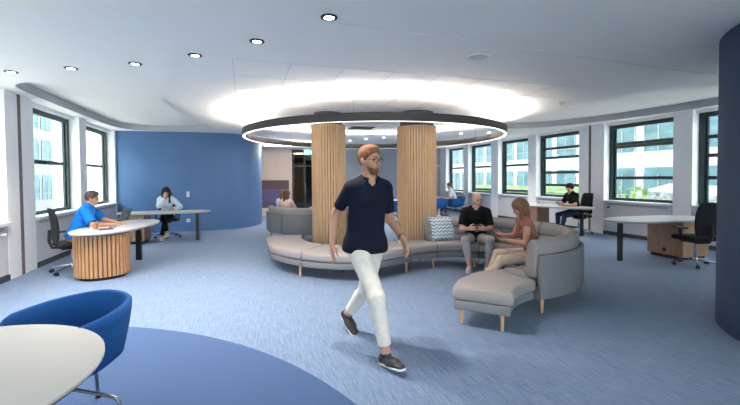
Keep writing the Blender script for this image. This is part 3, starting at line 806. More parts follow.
# round-ended desk of the man in blue: slatted drum under the near end
t = thing('office_desk', 'desk with round slatted oak drum base, man in blue polo works at it', 'desk', (-2.13, 7.95, 0), radians(80), 'grey topped office desks')
desk_top(t, 2.15, 0.98)
mb = MB(); mb.prism(slat_outline(0.37, 0.39, 40, 0.03, 0.66), 0.05, 0.70, 0); mb.build('slatted_drum', MT['wood_shaded'], t)
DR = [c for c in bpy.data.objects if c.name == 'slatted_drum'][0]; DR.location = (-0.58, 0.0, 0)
mb = MB(); mb.prism([(0.35*cos(2*pi*k/48), 0.37*sin(2*pi*k/48)) for k in range(48)], 0.055, 0.699); o = mb.build('dark_core', MT['groove'], t, smooth=40); o.location = (-0.58, 0, 0)  # same dark core, added to darken the drum's slat gaps
mb = MB(); mb.lathe([(0.33, 0), (0.33, 0.05)], n=40); o = mb.build('plinth', MT['black'], t, smooth=40); o.location = (-0.58, 0, 0)
mb = MB(); mb.lathe([(0.35, 0.70), (0.35, 0.722)], n=40); o = mb.build('drum_cap', MT['black'], t, smooth=40); o.location = (-0.58, 0, 0)
mb = MB(); mb.box(0.70, -0.045, 0, 0.77, 0.045, 0.722); mb.build('leg', MT['black'], t)
desk('grey-topped desk in front of the blue wall, woman in pale jacket behind it', (-1.93, 11.0), radians(-3), 2.15, 0.85, 0.75, -0.62, (0.42, 0.62))
desk('empty boat-shaped desk with oak pedestal under the window near the dark blue wall', (7.45, 5.38), radians(-4), 2.15, 0.95, -0.85, 0.50, (0.62, 0.70), 0.0)
desk('far desk by the window, man in black t-shirt looks at his phone there', (8.16, 8.75), radians(-73), 2.15, 0.9, 0.78, -0.55, (0.5, 0.6))

# chairs
ch0 = make_office_chair('black office chair under the man in blue polo')
ch0.location = (-2.84, 7.92, 0); ch0.rotation_euler = (0, 0, hdg(0.82, 0.50))
dup(ch0, (-2.0, 11.72, 0), hdg(0.1, -1), 'black office chair under the woman at the blue wall')
dup(ch0, (8.72, 8.42, 0), hdg(-0.95, 0.15), 'black office chair under the man with the phone by the window')
dup(ch0, (7.44, 4.70, 0), hdg(0.25, 0.97), 'empty black office chair beside the boat-shaped desk and dark blue wall')

# ================================================================== TUB CHAIRS, TABLES
def make_tub_chair(label):
    t = thing('tub_chair', label, 'chair', group='blue felt tub chairs at the white tables')
    n = 56
    def rimh(a):   # a = 0 at the back
        c = (1-cos(a))/2
        x = min(max((c-0.08)/0.90, 0), 1); y = min(max((c-0.72)/0.28, 0), 1); y = y*y*(3-2*y)
        return 0.785-0.11*x-0.20*y
    mb = MB(); grid = []
    for k in range(n):
        a = 2*pi*k/n; d = Vector((sin(a), -cos(a), 0)); h = rimh(a)
        col = []
        prof = [(0.02, 0.37), (0.16, 0.37), (0.27, 0.395), (0.335, 0.45), (0.362, 0.45+(h-0.45)*0.4), (0.382, 0.45+(h-0.45)*0.8), (0.385, h-0.012), (0.375, h), (0.357, h), (0.345, h-0.014), (0.335, max(0.462, h-0.10)), (0.315, max(0.458, 0.455+(h-0.455)*0.30)), (0.27, 0.452), (0.15, 0.445), (0.02, 0.445)]
        for r, z in prof: col.append(mb.bm.verts.new(d*r*(1.0)+Vector((0, 0, z))))
        grid.append(col)
    for k in range(n):
        A, B = grid[k], grid[(k+1) % n]
        for i in range(len(A)-1): mb.bm.faces.new((A[i], B[i], B[i+1], A[i+1]))
    mb.bm.faces.new([g[0] for g in grid]); mb.bm.faces.new([g[-1] for g in grid])
    mb.build('tub_shell', MT['bluefab'], t, smooth=70)
    mb = MB(); mb.lathe([(0.27, 0.452), (0.285, 0.462), (0.29, 0.48), (0.27, 0.497), (0.05, 0.502)], n=36); mb.build('seat_pad', MT['bluefab'], t, smooth=60)
    mb = MB(); mb.tube([(0, 0, 0.26), (0, 0, 0.372)], 0.022, 14); mb.lathe([(0.09, 0.355), (0.09, 0.371)], n=20); mb.build('swivel_post', MT['steel'], t, smooth=50)
    for k in range(4):
        a = pi/4+k*pi/2; d = Vector((cos(a), sin(a), 0)); z = Vector((0, 0, 1))
        mb = MB(); mb.tube([d*0.0+z*0.27, d*0.10+z*0.262, d*0.30+z*0.215, d*0.335+z*0.20, d*0.350+z*0.17, d*0.36+z*0.008], 0.011, 10)
        lg = mb.build('leg', MT['steel'], t, smooth=60)
        mb = MB(); mb.lathe([(0.016, 0.0), (0.016, 0.018)], d*0.36, 12); mb.build('glide', MT['black'], lg)
    return t
tub0 = make_tub_chair('blue felt tub chair on chrome legs tucked at the white table')
tub0.location = (-1.13, 2.88, 0); tub0.rotation_euler = (0, 0, hdg(-0.86, -0.5)); tub0.scale = (1.06, 1.06, 1.0)
def round_table(label, c, r, sx=1.0, rz=0, name='meeting_table'):
    t = thing(name, label, 'table', (c[0], c[1], 0), rz)
    P = [(r*sx*cos(2*pi*k/72), r*sin(2*pi*k/72)) for k in range(72)]
    mb = MB(); mb.prism(P, 0.728, 0.74, 0.002, 1); mb.build('table_top', MT['table'], t, smooth=40)
    mb = MB(); mb.prism([(x*0.985, y*0.985) for x, y in P], 0.715, 0.728); mb.build('under_edge', MT['tedge'], t, smooth=40)
    mb = MB(); mb.tube([(0, 0, 0.03), (0, 0, 0.715)], 0.045, 20); mb.build('pedestal', MT['white'], t, smooth=50)
    mb = MB(); mb.lathe([(0.30, 0.0), (0.30, 0.012), (0.10, 0.03), (0.05, 0.04)], n=36); mb.build('foot_plate', MT['white'], t, smooth=40)
    return t
round_table('white round-cornered table close to the camera beside the blue tub chair', (-1.36, 2.03), 0.715)
round_table('white table in the far corner with two men sitting at it', (7.55, 14.3), 0.6, 1.0)
dup(tub0, (8.15, 14.05, 0), hdg(-0.9, 0.35), 'blue tub chair under the man in white shirt at the far table')
dup(tub0, (7.15, 13.65, 0), hdg(0.5, 0.75), 'empty blue tub chair at the far table beside the timber pillar')
dup(tub0, (7.28, 15.0, 0), hdg(0.4, -0.9), 'blue tub chair under the man in black at the far table')
round_table('white table far back, seen between the two timber pillars', (5.35, 13.6), 0.55)
dup(tub0, (5.15, 14.5, 0), hdg(0.1, -1), 'blue tub chair behind the far table seen between the pillars')
dup(tub0, (4.9, 12.85, 0), hdg(0.3, 1), 'blue tub chair in front of the far table seen between the pillars')

# ================================================================== SMALL THINGS ON DESKS
lp = at(123, 219.5, 0.76)
t = thing('laptop', 'open dark laptop on the slatted-drum desk in front of the man in blue', 'laptop', (lp.x, lp.y, 0.76), hdg(-0.75, -0.66))
mb = MB(); mb.rbox(-0.17, -0.01, 0.0, 0.17, 0.22, 0.016, 0.004, 2); kb = mb.build('keyboard_base', MT['black'], t)
mb = MB(); mb.box(-0.15, 0.05, 0.016, 0.15, 0.16, 0.018); mb.build('keys', MT['skirt'], kb)
mb = MB(); mb.obox((0, -0.055, 0.115), (1, 0, 0), (0, -0.42, 0.907), (0, 0.907, 0.42), 0.34, 0.225, 0.008); mb.build('lid', MT['black'], t)
mb = MB(); mb.obox((0, -0.0495, 0.1165), (1, 0, 0), (0, -0.42, 0.907), (0, 0.907, 0.42), 0.31, 0.195, 0.003); mb.build('display', MT['screen'], t)
def cup(label, loc, r=0.038, h=0.10, name='paper_cup', lid=True):
    t = thing(name, label, 'cup', loc)
    mb = MB(); mb.lathe([(r*0.72, 0), (r, h), (r*0.94, h), (r*0.68, 0.006)], n=24); mb.build('cup_body', MT['cup'], t, smooth=50)
    if lid:
        mb = MB(); mb.lathe([(r*1.05, h-0.004), (r*1.05, h+0.006), (r*0.9, h+0.012), (r*0.85, h+0.012)], n=24); mb.build('lid', MT['cuplid'], t, smooth=50)
    return t
p = at(95.5, 229, 0.76); cup('brown cup on the slatted-drum desk beside the man\'s forearm', (p.x, p.y, 0.761), 0.045, 0.09, 'coffee_cup', False)
p = at(106, 229.5, 0.76)
t = thing('notebook', 'dark notebook lying at the rounded edge of the slatted-drum desk', 'notebook', (p.x, p.y, 0.761), 0.5)
mb = MB(); mb.box(-0.10, -0.07, 0, 0.10, 0.07, 0.012); mb.build('cover', MT['screen'], t)
mb = MB(); mb.box(-0.097, -0.067, 0.003, 0.102, 0.067, 0.009); mb.build('pages', MT['white'], t)
p = at(113, 227.6, 0.76)
mb = MB(); mb.tube([(-0.07, 0, 0.006), (0.07, 0.0, 0.006)], 0.005, 8); o = mb.build('pen', MT['black']); o.location = (p.x, p.y, 0.761); o.rotation_euler = (0, 0, 0.9)
tag(o, 'black pen beside the dark notebook on the slatted-drum desk', 'pen')

#P0#
# ================================================================== PEOPLE
class Field:
    """signed distance field on a grid; smooth unions of tapered limbs, meshed with surface nets"""
    def __init__(s, lo, hi, vox):
        s.vox = vox; s.lo = np.array(lo, float); s.n = np.ceil((np.array(hi)-s.lo)/vox).astype(int)+1
        s.V = np.full(s.n, 0.2, np.float32)
    def region(s, lo, hi):
        i0 = np.clip(np.floor((np.array(lo)-s.lo)/s.vox).astype(int), 0, s.n-1); i1 = np.clip(np.ceil((np.array(hi)-s.lo)/s.vox).astype(int)+1, 1, s.n)
        sl = tuple(slice(a, b) for a, b in zip(i0, i1))
        ax = [s.lo[k]+s.vox*np.arange(i0[k], i1[k]) for k in range(3)]
        return sl, np.stack(np.meshgrid(*ax, indexing='ij'), -1)
    def apply(s, d, sl, k, op):
        V = s.V[sl]
        if op == 'u':
            if k > 0:
                h = np.clip(0.5+0.5*(V-d)/k, 0, 1); s.V[sl] = V+(d-V)*h-k*h*(1-h)
            else: s.V[sl] = np.minimum(V, d)
        elif op == 's': s.V[sl] = np.maximum(V, -d)
    def cone(s, a, b, ra, rb, k=0.02, fl=None, op='u', cuta=False, cutb=False):
        a = np.array(a, float); b = np.array(b, float); R = max(ra, rb)+max(k, 0)+3*s.vox
        lo = np.minimum(a, b)-R; hi = np.maximum(a, b)+R
        sl, P = s.region(lo, hi)
        if P.size == 0: return
        P = P-a; ba = b-a; f = 1.0
        if fl is not None:
            nrm, f = np.array(fl[0], float), fl[1]; nrm = nrm/np.linalg.norm(nrm)
            P = P+nrm*((P@nrm)*(1/f-1))[..., None]; ba = ba+nrm*((ba@nrm)*(1/f-1))
        L2 = max(ba@ba, 1e-9); h = np.clip((P@ba)/L2, 0, 1)
        d = np.linalg.norm(P-h[..., None]*ba, axis=-1)-(ra+(rb-ra)*h)
        if cuta or cutb:
            q = (P@ba)/sqrt(L2)
            if cuta: d = np.maximum(d, -q)
            if cutb: d = np.maximum(d, q-sqrt(L2))
        s.apply((d*(f**0.5)).astype(np.float32), sl, k, op)
    def ell(s, c, r, ax, k=0.02, op='u', grow=0.0):
        c = np.array(c, float); r = np.array(r, float)+grow; R = r.max()+max(k, 0)+3*s.vox
        sl, P = s.region(c-R, c+R)
        if P.size == 0: return
        Q = (P-c)@np.array(ax, float).T
        k0 = np.linalg.norm(Q/r, axis=-1); k1 = np.linalg.norm(Q/(r*r), axis=-1)
        d = k0*(k0-1)/np.maximum(k1, 1e-6)
        s.apply(d.astype(np.float32), sl, k, op)
    def plane(s, p, n):
        """keep the side the normal points away from"""
        sl, P = s.region(s.lo, s.lo+s.vox*s.n); n = np.array(n, float); n = n/np.linalg.norm(n)
        s.V = np.maximum(s.V, ((P-np.array(p))@n).astype(np.float32))
    def mesh(s):
        V = s.V; S = V < 0; n = V.shape
        cnt = np.zeros((n[0]-1, n[1]-1, n[2]-1), np.int8)
        for c in range(8):
            o = (c & 1, (c >> 1) & 1, (c >> 2) & 1)
            cnt += S[o[0]:n[0]-1+o[0], o[1]:n[1]-1+o[1], o[2]:n[2]-1+o[2]]
        act = (cnt > 0) & (cnt < 8); idx = np.argwhere(act); ids = np.full(cnt.shape, -1, np.int64); ids[act] = np.arange(len(idx))
        acc = np.zeros((len(idx), 3)); num = np.zeros(len(idx))
        for ax in range(3):
            for p in range(4):
                o = [0, 0, 0]; o[(ax+1) % 3] = p & 1; o[(ax+2) % 3] = p >> 1; e = list(o); e[ax] = 1
                A = idx+o; B = idx+e; va = V[tuple(A.T)]; vb = V[tuple(B.T)]; m = (va < 0) != (vb < 0)
                t = np.where(m, va/np.where(m, va-vb, 1), 0); q = np.array(o, float)[None]+np.zeros_like(acc); q[:, ax] += t
                acc[m] += q[m]; num[m] += 1
        co = s.lo+s.vox*(idx+acc/num[:, None])
        faces = []
        for ax in range(3):
            u, w = (ax+1) % 3, (ax+2) % 3
            a = [slice(None)]*3; b = [slice(None)]*3; a[ax] = slice(0, n[ax]-1); b[ax] = slice(1, n[ax])
            E = np.argwhere(S[tuple(a)] != S[tuple(b)])
            E = E[(E[:, u] > 0) & (E[:, w] > 0) & (E[:, u] < n[u]-1) & (E[:, w] < n[w]-1)]
            if not len(E): continue
            q = []
            for du, dw in ((1, 1), (0, 1), (0, 0), (1, 0)):
                C = E.copy(); C[:, u] -= du; C[:, w] -= dw; q.append(ids[tuple(C.T)])
            q = np.stack(q, 1); fl = ~S[tuple(E.T)]; q[fl] = q[fl][:, ::-1]
            faces.append(q)
        F = np.concatenate(faces); F = F[(F >= 0).all(1)]
        return co, F
def field_obj(name, fd, m, parent, smooth_it=2):
    co, F = fd.mesh()
    if smooth_it:     # a little Laplacian smoothing removes grid steps
        E = np.concatenate([F[:, [0, 1]], F[:, [1, 2]], F[:, [2, 3]], F[:, [3, 0]]]); E = np.concatenate([E, E[:, ::-1]])
        for it in range(smooth_it):
            acc = np.zeros_like(co); np.add.at(acc, E[:, 0], co[E[:, 1]]); c = np.bincount(E[:, 0], minlength=len(co))
            co = co+0.45*(acc/np.maximum(c, 1)[:, None]-co)
    me = bpy.data.meshes.new(name); me.vertices.add(len(co)); me.vertices.foreach_set('co', co.astype(np.float32).ravel())
    me.loops.add(F.size); me.loops.foreach_set('vertex_index', F.astype(np.int32).ravel())
    me.polygons.add(len(F)); me.polygons.foreach_set('loop_start', np.arange(0, F.size, 4, dtype=np.int32)); me.polygons.foreach_set('loop_total', np.full(len(F), 4, np.int32))
    me.update(calc_edges=True); me.validate()
    me.polygons.foreach_set('use_smooth', np.ones(len(me.polygons), bool))
    me.materials.append(m)
    o = bpy.data.objects.new(name, me); COL.objects.link(o)
    if parent: o.parent = parent
    return o

def nv(v): v = np.array(v, float); return v/np.linalg.norm(v)
def ik(a, c, l1, l2, pole):
    a, c = np.array(a, float), np.array(c, float); d = c-a; L = np.linalg.norm(d); u = d/L
    if L > (l1+l2)*0.998: c = a+u*(l1+l2)*0.998; L = (l1+l2)*0.998
    x = (l1*l1-l2*l2+L*L)/(2*L); h = sqrt(max(l1*l1-x*x, 0)); p = np.array(pole, float); p = nv(p-u*(p@u))
    return a+u*x+p*h, c

def person(label, loc, rz, J, O, vox=0.008, group=None, z0=-0.02):
    """J: joint positions in the local frame (+Y forward). O: outfit."""
    t = thing('person', label, 'person', loc, rz, group)
    s = J.get('s', 1.0); A = {k: np.array(v, float) for k, v in J.items() if not isinstance(v, (int, float))}
    f, u = nv(A['fwd']), nv(A['up']); r = np.cross(f, u); r = nv(r)
    f = np.cross(u, r)
    P, N = A['P'], A['N']; Hc = A['H']; hf = nv(A['hf']); hu = nv(A['hu']-hf*(np.array(A['hu'])@hf)); hr = np.cross(hf, hu)
    HA = [hr, hf, hu]; hs = J.get('hs', 1.0)*s
    allp = np.array([A[k] for k in A if k not in ('fwd', 'up', 'hf', 'hu', 'LHd', 'RHd', 'LHn', 'RHn', 'LT', 'RT')])
    lo = allp.min(0)-0.24; hi = allp.max(0)+0.24; lo[2] = max(lo[2], z0)
    female = O.get('female', False); w = O.get('build', 1.0)
    T = N-P; Lt = np.linalg.norm(T)
    S = lambda q: P+T*q
    def torso(fd, g=0.0, low=True, k=0.04):
        fl = (f, 0.70)
        if low: fd.cone(S(-0.02)-r*0.055*s, S(-0.02)+r*0.055*s, 0.118*s*w+g, 0.118*s*w+g, k, (f, 0.92))
        fd.cone(S(0.02), S(0.36), (0.150 if female else 0.145)*s*w+g, (0.118 if female else 0.135)*s*w+g, k, (f, 0.76))
        fd.cone(S(0.36), S(0.72), (0.118 if female else 0.135)*s*w+g, (0.140 if female else 0.158)*s*w+g, k, fl)
        fd.cone(S(0.72), S(0.84), (0.138 if female else 0.155)*s*w+g, 0.12*s*w+g, k, fl)
        fd.cone(A['LS']*0.9+S(0.9)*0.1, A['RS']*0.9+S(0.9)*0.1, 0.058*s+g, 0.058*s+g, k)
        for q in ('LS', 'RS'): fd.cone(N+u*0.01, A[q]*0.8+N*0.2, 0.050*s+g, 0.048*s+g, k)
        if female:
            for q in (-1, 1): fd.ell(S(0.62)+r*q*0.07*s+f*0.075*s, (0.058*s, 0.055*s, 0.06*s), [r, f, u], 0.03, grow=g)
    def arm(fd, q, g=0.0, upto=1.0, cut=False, k=0.02):
        Sh, E, W = A[q+'S'], A[q+'E'], A[q+'W']
        if upto <= 1.0:
            fd.cone(Sh, Sh+(E-Sh)*upto, 0.052*s+g, (0.052-0.012*upto)*s+g*1.25, k, cutb=cut)
        else:
            fd.cone(Sh, E, 0.052*s+g, 0.040*s+g, k); v = upto-1
            fd.cone(E, E+(W-E)*v, 0.041*s+g, (0.041-0.014*v)*s+g, k, cutb=cut)
    def leg(fd, q, g=0.0, upto=2.0, cut=False, k=0.025):
        Hp, K, An = A[q+'H'], A[q+'K'], A[q+'A']
        fd.cone(Hp, K, 0.083*s*w+g, 0.055*s+g, k)
        v = upto-1; e = K+(An-K)*v
        fd.cone(K, e, 0.055*s+g, (0.055-0.018*v)*s+g, k, cutb=cut)
        if v > 0.3:
            sh = nv(K-An); bk = nv(np.cross(np.cross(sh, nv(A[q+'T']-An)), sh)); c0 = K+(An-K)*0.28-bk*0.016*s
            fd.cone(c0, K+(An-K)*0.5-bk*0.008*s, 0.047*s+g*0.8, 0.036*s+g*0.8, k)
    def foot(fd, q, g=0.0, k=0.015):
        An, To = A[q+'A'], A[q+'T']; d = nv(To-An); up = nv(A.get(q+'U', np.array((0, 0, 1.0)))); d0 = nv(d-up*(d@up)); h = An-up*0.055*s
        fd.cone(An, h-d0*0.03*s, 0.036*s+g, 0.036*s+g, k)
        fd.cone(h-d0*0.03*s, h+d0*0.10*s-up*0.008*s, 0.036*s+g, 0.042*s+g, k, (up, 0.85)); fd.cone(h+d0*0.06*s-up*0.012*s, h+d0*0.165*s-up*0.016*s, 0.042*s+g, 0.033*s+g, k, (up, 0.62))
    def hand(fd, q, k=0.008):
        W, d, nn = A[q+'W'], nv(A[q+'Hd']), nv(A[q+'Hn']); nn = nv(nn-d*(nn@d)); sd = np.cross(d, nn)*(1 if q == 'R' else -1)   # sd: towards the thumb
        curl = J.get(q+'c', 0.35); sp = J.get('spread', 0.0)
        fd.cone(W-d*0.02*s, W+d*0.03*s, 0.027*s, 0.030*s, 0.012, (nn, 0.75))
        for i in range(4):
            o = (1.5-i)*0.0185*s; fd.cone(W+d*0.02*s+sd*o*0.7, W+d*0.088*s+sd*o, 0.015*s, 0.0115*s, 0.012)
        lens = (0.070, 0.080, 0.074, 0.058)
        for i in range(4):
            b = W+d*(0.088-0.006*abs(1.3-i))*s+sd*(1.5-i)*0.0185*s; dir0 = d+sd*(1.5-i)*0.06; p = b
            for j, fr in enumerate((0.45, 0.32, 0.23)):
                a = curl*(j+0.6); dd = nv(dir0*cos(a)+nn*sin(a)); e = p+dd*lens[i]*fr*s
                fd.cone(p, e, (0.0100-0.0008*j)*s, (0.0092-0.0008*j)*s, 0.004); p = e
        b = W+d*0.025*s+sd*0.026*s; t1 = nv(sd*0.75+d*0.7+nn*0.25); m1 = b+t1*0.042*s; t2 = nv(sd*0.25+d*0.9+nn*(0.2+curl*0.5)); m2 = m1+t2*0.030*s; t3 = nv(t2+nn*curl*0.5)
        fd.cone(b-t1*0.012*s, m1, 0.0155*s, 0.0115*s, 0.010); fd.cone(m1, m2, 0.0112*s, 0.0102*s, 0.004); fd.cone(m2, m2+t3*0.024*s, 0.0102*s, 0.0085*s, 0.004)
    hp = lambda x, y, z: Hc+(hr*x+hf*y+hu*z)*hs
    def skull(fd, g=0.0):
        fd.ell(hp(0, -0.012, 0.030), np.array((0.074, 0.096, 0.092))*hs, HA, 0.02, grow=g)
        fd.cone(hp(0, 0.025, -0.02), hp(0, 0.045, -0.082), 0.060*hs+g, 0.036*hs+g, 0.03, (hr, 1.0) if False else None)
    def head(fd):
        skull(fd)
        fd.ell(hp(0, 0.070, -0.092), np.array((0.026, 0.022, 0.018))*hs, HA, 0.02)
        fd.cone(hp(-0.03, 0.078, 0.024), hp(0.03, 0.078, 0.024), 0.012*hs, 0.012*hs, 0.015)
        fd.cone(hp(0, 0.088, 0.012), hp(0, 0.106, -0.028), 0.0075*hs, 0.0115*hs, 0.010); fd.ell(hp(0, 0.096, -0.031), np.array((0.017, 0.011, 0.009))*hs, HA, 0.008)
        for q in (-1, 1):
            fd.ell(hp(q*0.035, 0.094, 0.006), np.array((0.014, 0.012, 0.009))*hs, HA, 0.004, 's')
            fd.ell(hp(q*0.077, -0.012, -0.004), np.array((0.010, 0.020, 0.032))*hs, HA, 0.006)
            fd.ell(hp(q*0.042, 0.058, -0.028), np.array((0.024, 0.022, 0.022))*hs, HA, 0.02)
        fd.cone(hp(-0.014, 0.086, -0.062), hp(0.014, 0.086, -0.062), 0.0085*hs, 0.0085*hs, 0.008)
    # ---- the body
    fd = Field(lo, hi, vox)
    torso(fd)
    fd.cone(N-u*0.03*s, hp(0, -0.018, -0.055), 0.058*s*(0.9 if female else 1), 0.052*s*(0.88 if female else 1), 0.03)
    head(fd)
    for q in 'LR':
        arm(fd, q, 0, 2.0); hand(fd, q); leg(fd, q); foot(fd, q)
    field_obj('body', fd, MT[O['skin']], t)
    # ---- clothes
    c = O['top']; fd = Field(lo, hi, vox); g = c.get('g', 0.012)*s
    torso(fd, g)
    if c.get('loose'): fd.cone(S(-0.30), S(0.45), 0.158*s+g, 0.140*s+g, 0.03, (f, 0.76)); fd.cone(S(-0.18)-r*0.055*s, S(-0.18)+r*0.055*s, 0.128*s+g, 0.128*s+g, 0.05); fd.cone(S(-0.04)-r*0.05*s, S(-0.04)+r*0.05*s, 0.126*s+g, 0.126*s+g, 0.05)
    hem = S(c.get('hem', -0.10)); fd.plane(hem, -T)
    for q in 'LR': arm(fd, q, g*c.get('sg', 1.25), c.get('sleeve', 0.62), True)
    if c.get('hood'): fd.cone(N-u*0.02-f*0.05, N+u*0.03-f*0.04, 0.075*s, 0.06*s, 0.03)
    nk = N+f*0.055*s+u*c.get('neck', 0.018)*s
    fd.cone(N-u*0.02*s+f*0.02*s, N+u*0.12*s+f*0.035*s, 0.062*s, 0.064*s, 0, op='s')
    if c.get('vneck'): fd.cone(N+f*0.10*s+u*0.04*s, S(0.80)+f*0.13*s, 0.045*s, 0.012*s, 0, op='s')
    o = field_obj(c.get('name', 'shirt'), fd, MT[c['m']], t)
    if c.get('collar'):
        mb = MB(); cc = N+u*0.012*s+f*0.012*s; R = []
        for k in range(25):
            a = radians(28+304*k/24); dd = f*cos(a)*1.0+r*sin(a); lift = 0.018-0.030*(cos(a)*0.5+0.5)**2
            p0 = cc+dd*0.066*s+u*(lift)*s; p1 = cc+dd*0.073*s+u*(lift+0.028)*s; p2 = cc+dd*0.098*s+u*(lift-0.012)*s; p3 = cc+dd*0.088*s+u*(lift-0.018)*s
            R.append([Vector(p0), Vector(p1), Vector(p2), Vector(p3)])
        mb.rings(R); mb.build('collar', MT[c['m']], o, smooth=50)
    if c.get('inner'):
        fd = Field(lo, hi, vox); torso(fd, 0.006*s, False); fd.plane(S(0.35), -T)
        fd.cone(N+u*0.02*s, N+u*0.1*s, 0.066*s, 0.066*s, 0, op='s'); field_obj('inner_top', fd, MT[c['inner']], t)
    if 'cardi' in c: pass
    c = O['legs']; fd = Field(lo, hi, vox); g = c.get('g', 0.012)*s
    fd.cone(S(-0.02)-r*0.055*s, S(-0.02)+r*0.055*s, 0.118*s*w+g*0.8, 0.118*s*w+g*0.8, 0.04, (f, 0.92))
    fd.cone(S(0.02), S(0.20), 0.148*s*w+g*0.6, 0.138*s*w+g*0.6, 0.04, (f, 0.76)); fd.plane(S(0.14), T)
    for q in 'LR': leg(fd, q, g, c.get('upto', 1.9), True)
    field_obj('trousers', fd, MT[c['m']], t)
    # ---- shoes
    for q in 'LR':
        An, To = A[q+'A'], A[q+'T']; b = np.array([An, To]); fd = Field(b.min(0)-0.15, b.max(0)+0.15, min(vox, 0.007))
        foot(fd, q, 0.009*s); up = nv(A.get(q+'U', np.array((0, 0, 1.0))))
        fd.plane(An+up*0.0*s, up)
        sole = An-up*0.090*s; fd.plane(sole, -up); sh = field_obj('shoe', fd, MT[O['shoe']], t)
        d = nv(To-An); d0 = nv(d-up*(d@up)); h = An-up*0.055*s; fd = Field(b.min(0)-0.15, b.max(0)+0.15, min(vox, 0.006))
        fd.cone(h-d0*0.03*s-up*0.02*s, h+d0*0.10*s-up*0.02*s, 0.046*s, 0.051*s, 0.01); fd.cone(h+d0*0.10*s-up*0.02*s, h+d0*0.165*s-up*0.02*s, 0.051*s, 0.044*s, 0.01)
        fd.plane(An-up*0.072*s, up); fd.plane(An-up*0.094*s, -up); field_obj('sole', fd, MT[O.get('sole', 's_sole')], sh, 1)
    # ---- hair
    h = O.get('hair')
    if h:
        fd = Field(Hc-0.34, Hc+0.26, min(vox, 0.007)); g = O.get('hg', 0.012)*hs
        fd.ell(hp(0, -0.014, 0.034), np.array((0.076, 0.098, 0.094))*hs, HA, 0.02, grow=g)
        if h == 'short':
            fd.ell(hp(0, 0.03, 0.105), np.array((0.05, 0.055, 0.020))*hs, HA, 0.03)
            fd.plane(hp(0, 0.075, 0.062), hf*0.72-hu*0.69+0*hr); fd.ell(hp(0, 0.085, -0.01), np.array((0.085, 0.075, 0.075))*hs, HA, 0, 's')
            fd.plane(hp(0, 0, -0.062), -hu)
        else:
            Lh = O.get('hl', 0.30); hv = O.get('hv', 1.0); dn = np.array((0, 0, -1.0)); back = -hf
            for q in (-1, 1):
                fd.cone(hp(q*0.055, -0.03, 0.03), hp(q*0.075, -0.045, -0.07), 0.042*hs*hv, 0.040*hs*hv, 0.03)
                fd.cone(hp(q*0.075, -0.045, -0.07), hp(q*0.07, -0.05, -0.07)+dn*(Lh-0.12)+f*0.0, 0.040*hs*hv, 0.028*hs*hv, 0.03)
                if O.get('front'): fd.cone(hp(q*0.078, 0.0, 0.0), hp(q*0.085, 0.01, -0.06)+dn*(Lh-0.14)+f*0.03, 0.026*hs*hv, 0.020*hs*hv, 0.02)
            fd.cone(hp(0, -0.07, 0.0), hp(0, -0.085, -0.08)+dn*(Lh-0.12), 0.06*hs, 0.045*hs, 0.04)
            fd.ell(hp(0, 0.085, -0.028), np.array((0.062, 0.07, 0.090))*hs, HA, 0, 's')
        field_obj('hair', fd, MT[O['hairm']], t)
    if O.get('beard'):
        fd = Field(Hc-0.22, Hc+0.15, min(vox, 0.006))
        fd.cone(hp(0, 0.028, -0.025), hp(0, 0.048, -0.083), 0.0615*hs+0.004, 0.038*hs+0.005, 0.02); fd.ell(hp(0, 0.070, -0.094), np.array((0.031, 0.027, 0.022))*hs, HA, 0.015)
        fd.plane(hp(0, 0, -0.040), hu*0.9+hf*0.3); fd.plane(hp(0, 0.0, 0), -hf); fd.ell(hp(0, 0.10, -0.056), np.array((0.024, 0.03, 0.014))*hs, HA, 0, 's')
        field_obj('beard', fd, MT[O['hairm']], t)
    # ---- face details
    if vox < 0.0115:
        Rm = Matrix((hr, hf, hu)).transposed()
        for q in (-1, 1):
            mb = MB(); mb.ell(Vector(hp(q*0.034, 0.079, 0.007)), 0.0125*hs, 0.011*hs, 0.0075*hs, 12, 8, Rm); mb.build('eye', MT['eye'], t, smooth=80)
            mb = MB(); mb.tube([Vector(hp(q*0.018, 0.093, 0.026)), Vector(hp(q*0.036, 0.0915, 0.031)), Vector(hp(q*0.052, 0.083, 0.026))], 0.0042*hs, 8); mb.build('eyebrow', MT[O.get('brow', O.get('hairm', 'h_grey'))], t, smooth=80)
        mb = MB(); mb.tube([Vector(hp(-0.024, 0.086, -0.060)), Vector(hp(0, 0.0965, -0.063)), Vector(hp(0.024, 0.086, -0.060))], 0.0048*hs, 8); mb.build('mouth', MT['lip'], t, smooth=80)
    if O.get('glasses'):
        mb = MB()
        for q in (-1, 1):
            pts = [Vector(hp(q*0.036+0.026*cos(a), 0.104-0.010*abs(cos(a)*0.5+q*0.5)*1.0, 0.004+0.019*sin(a))) for a in np.linspace(0, 2*pi, 17)]
            mb.tube(pts, 0.0024*hs, 6); mb.tube([Vector(hp(q*0.062, 0.095, 0.010)), Vector(hp(q*0.080, 0.0, 0.010))], 0.0022*hs, 6)
        mb.tube([Vector(hp(-0.011, 0.106, 0.008)), Vector(hp(0.011, 0.106, 0.008))], 0.0022*hs, 6)
        mb.build('glasses', MT['black'], t, smooth=80)
    if O.get('watch'):
        q = O['watch']; W, E = A[q+'W'], A[q+'E']; d = nv(E-W); p = W+d*0.03
        mb = MB(); mb.tube([Vector(p-d*0.011), Vector(p+d*0.011)], 0.0345*s, 18); mb.build('wristwatch', MT['steel'], t, smooth=50)
    return t

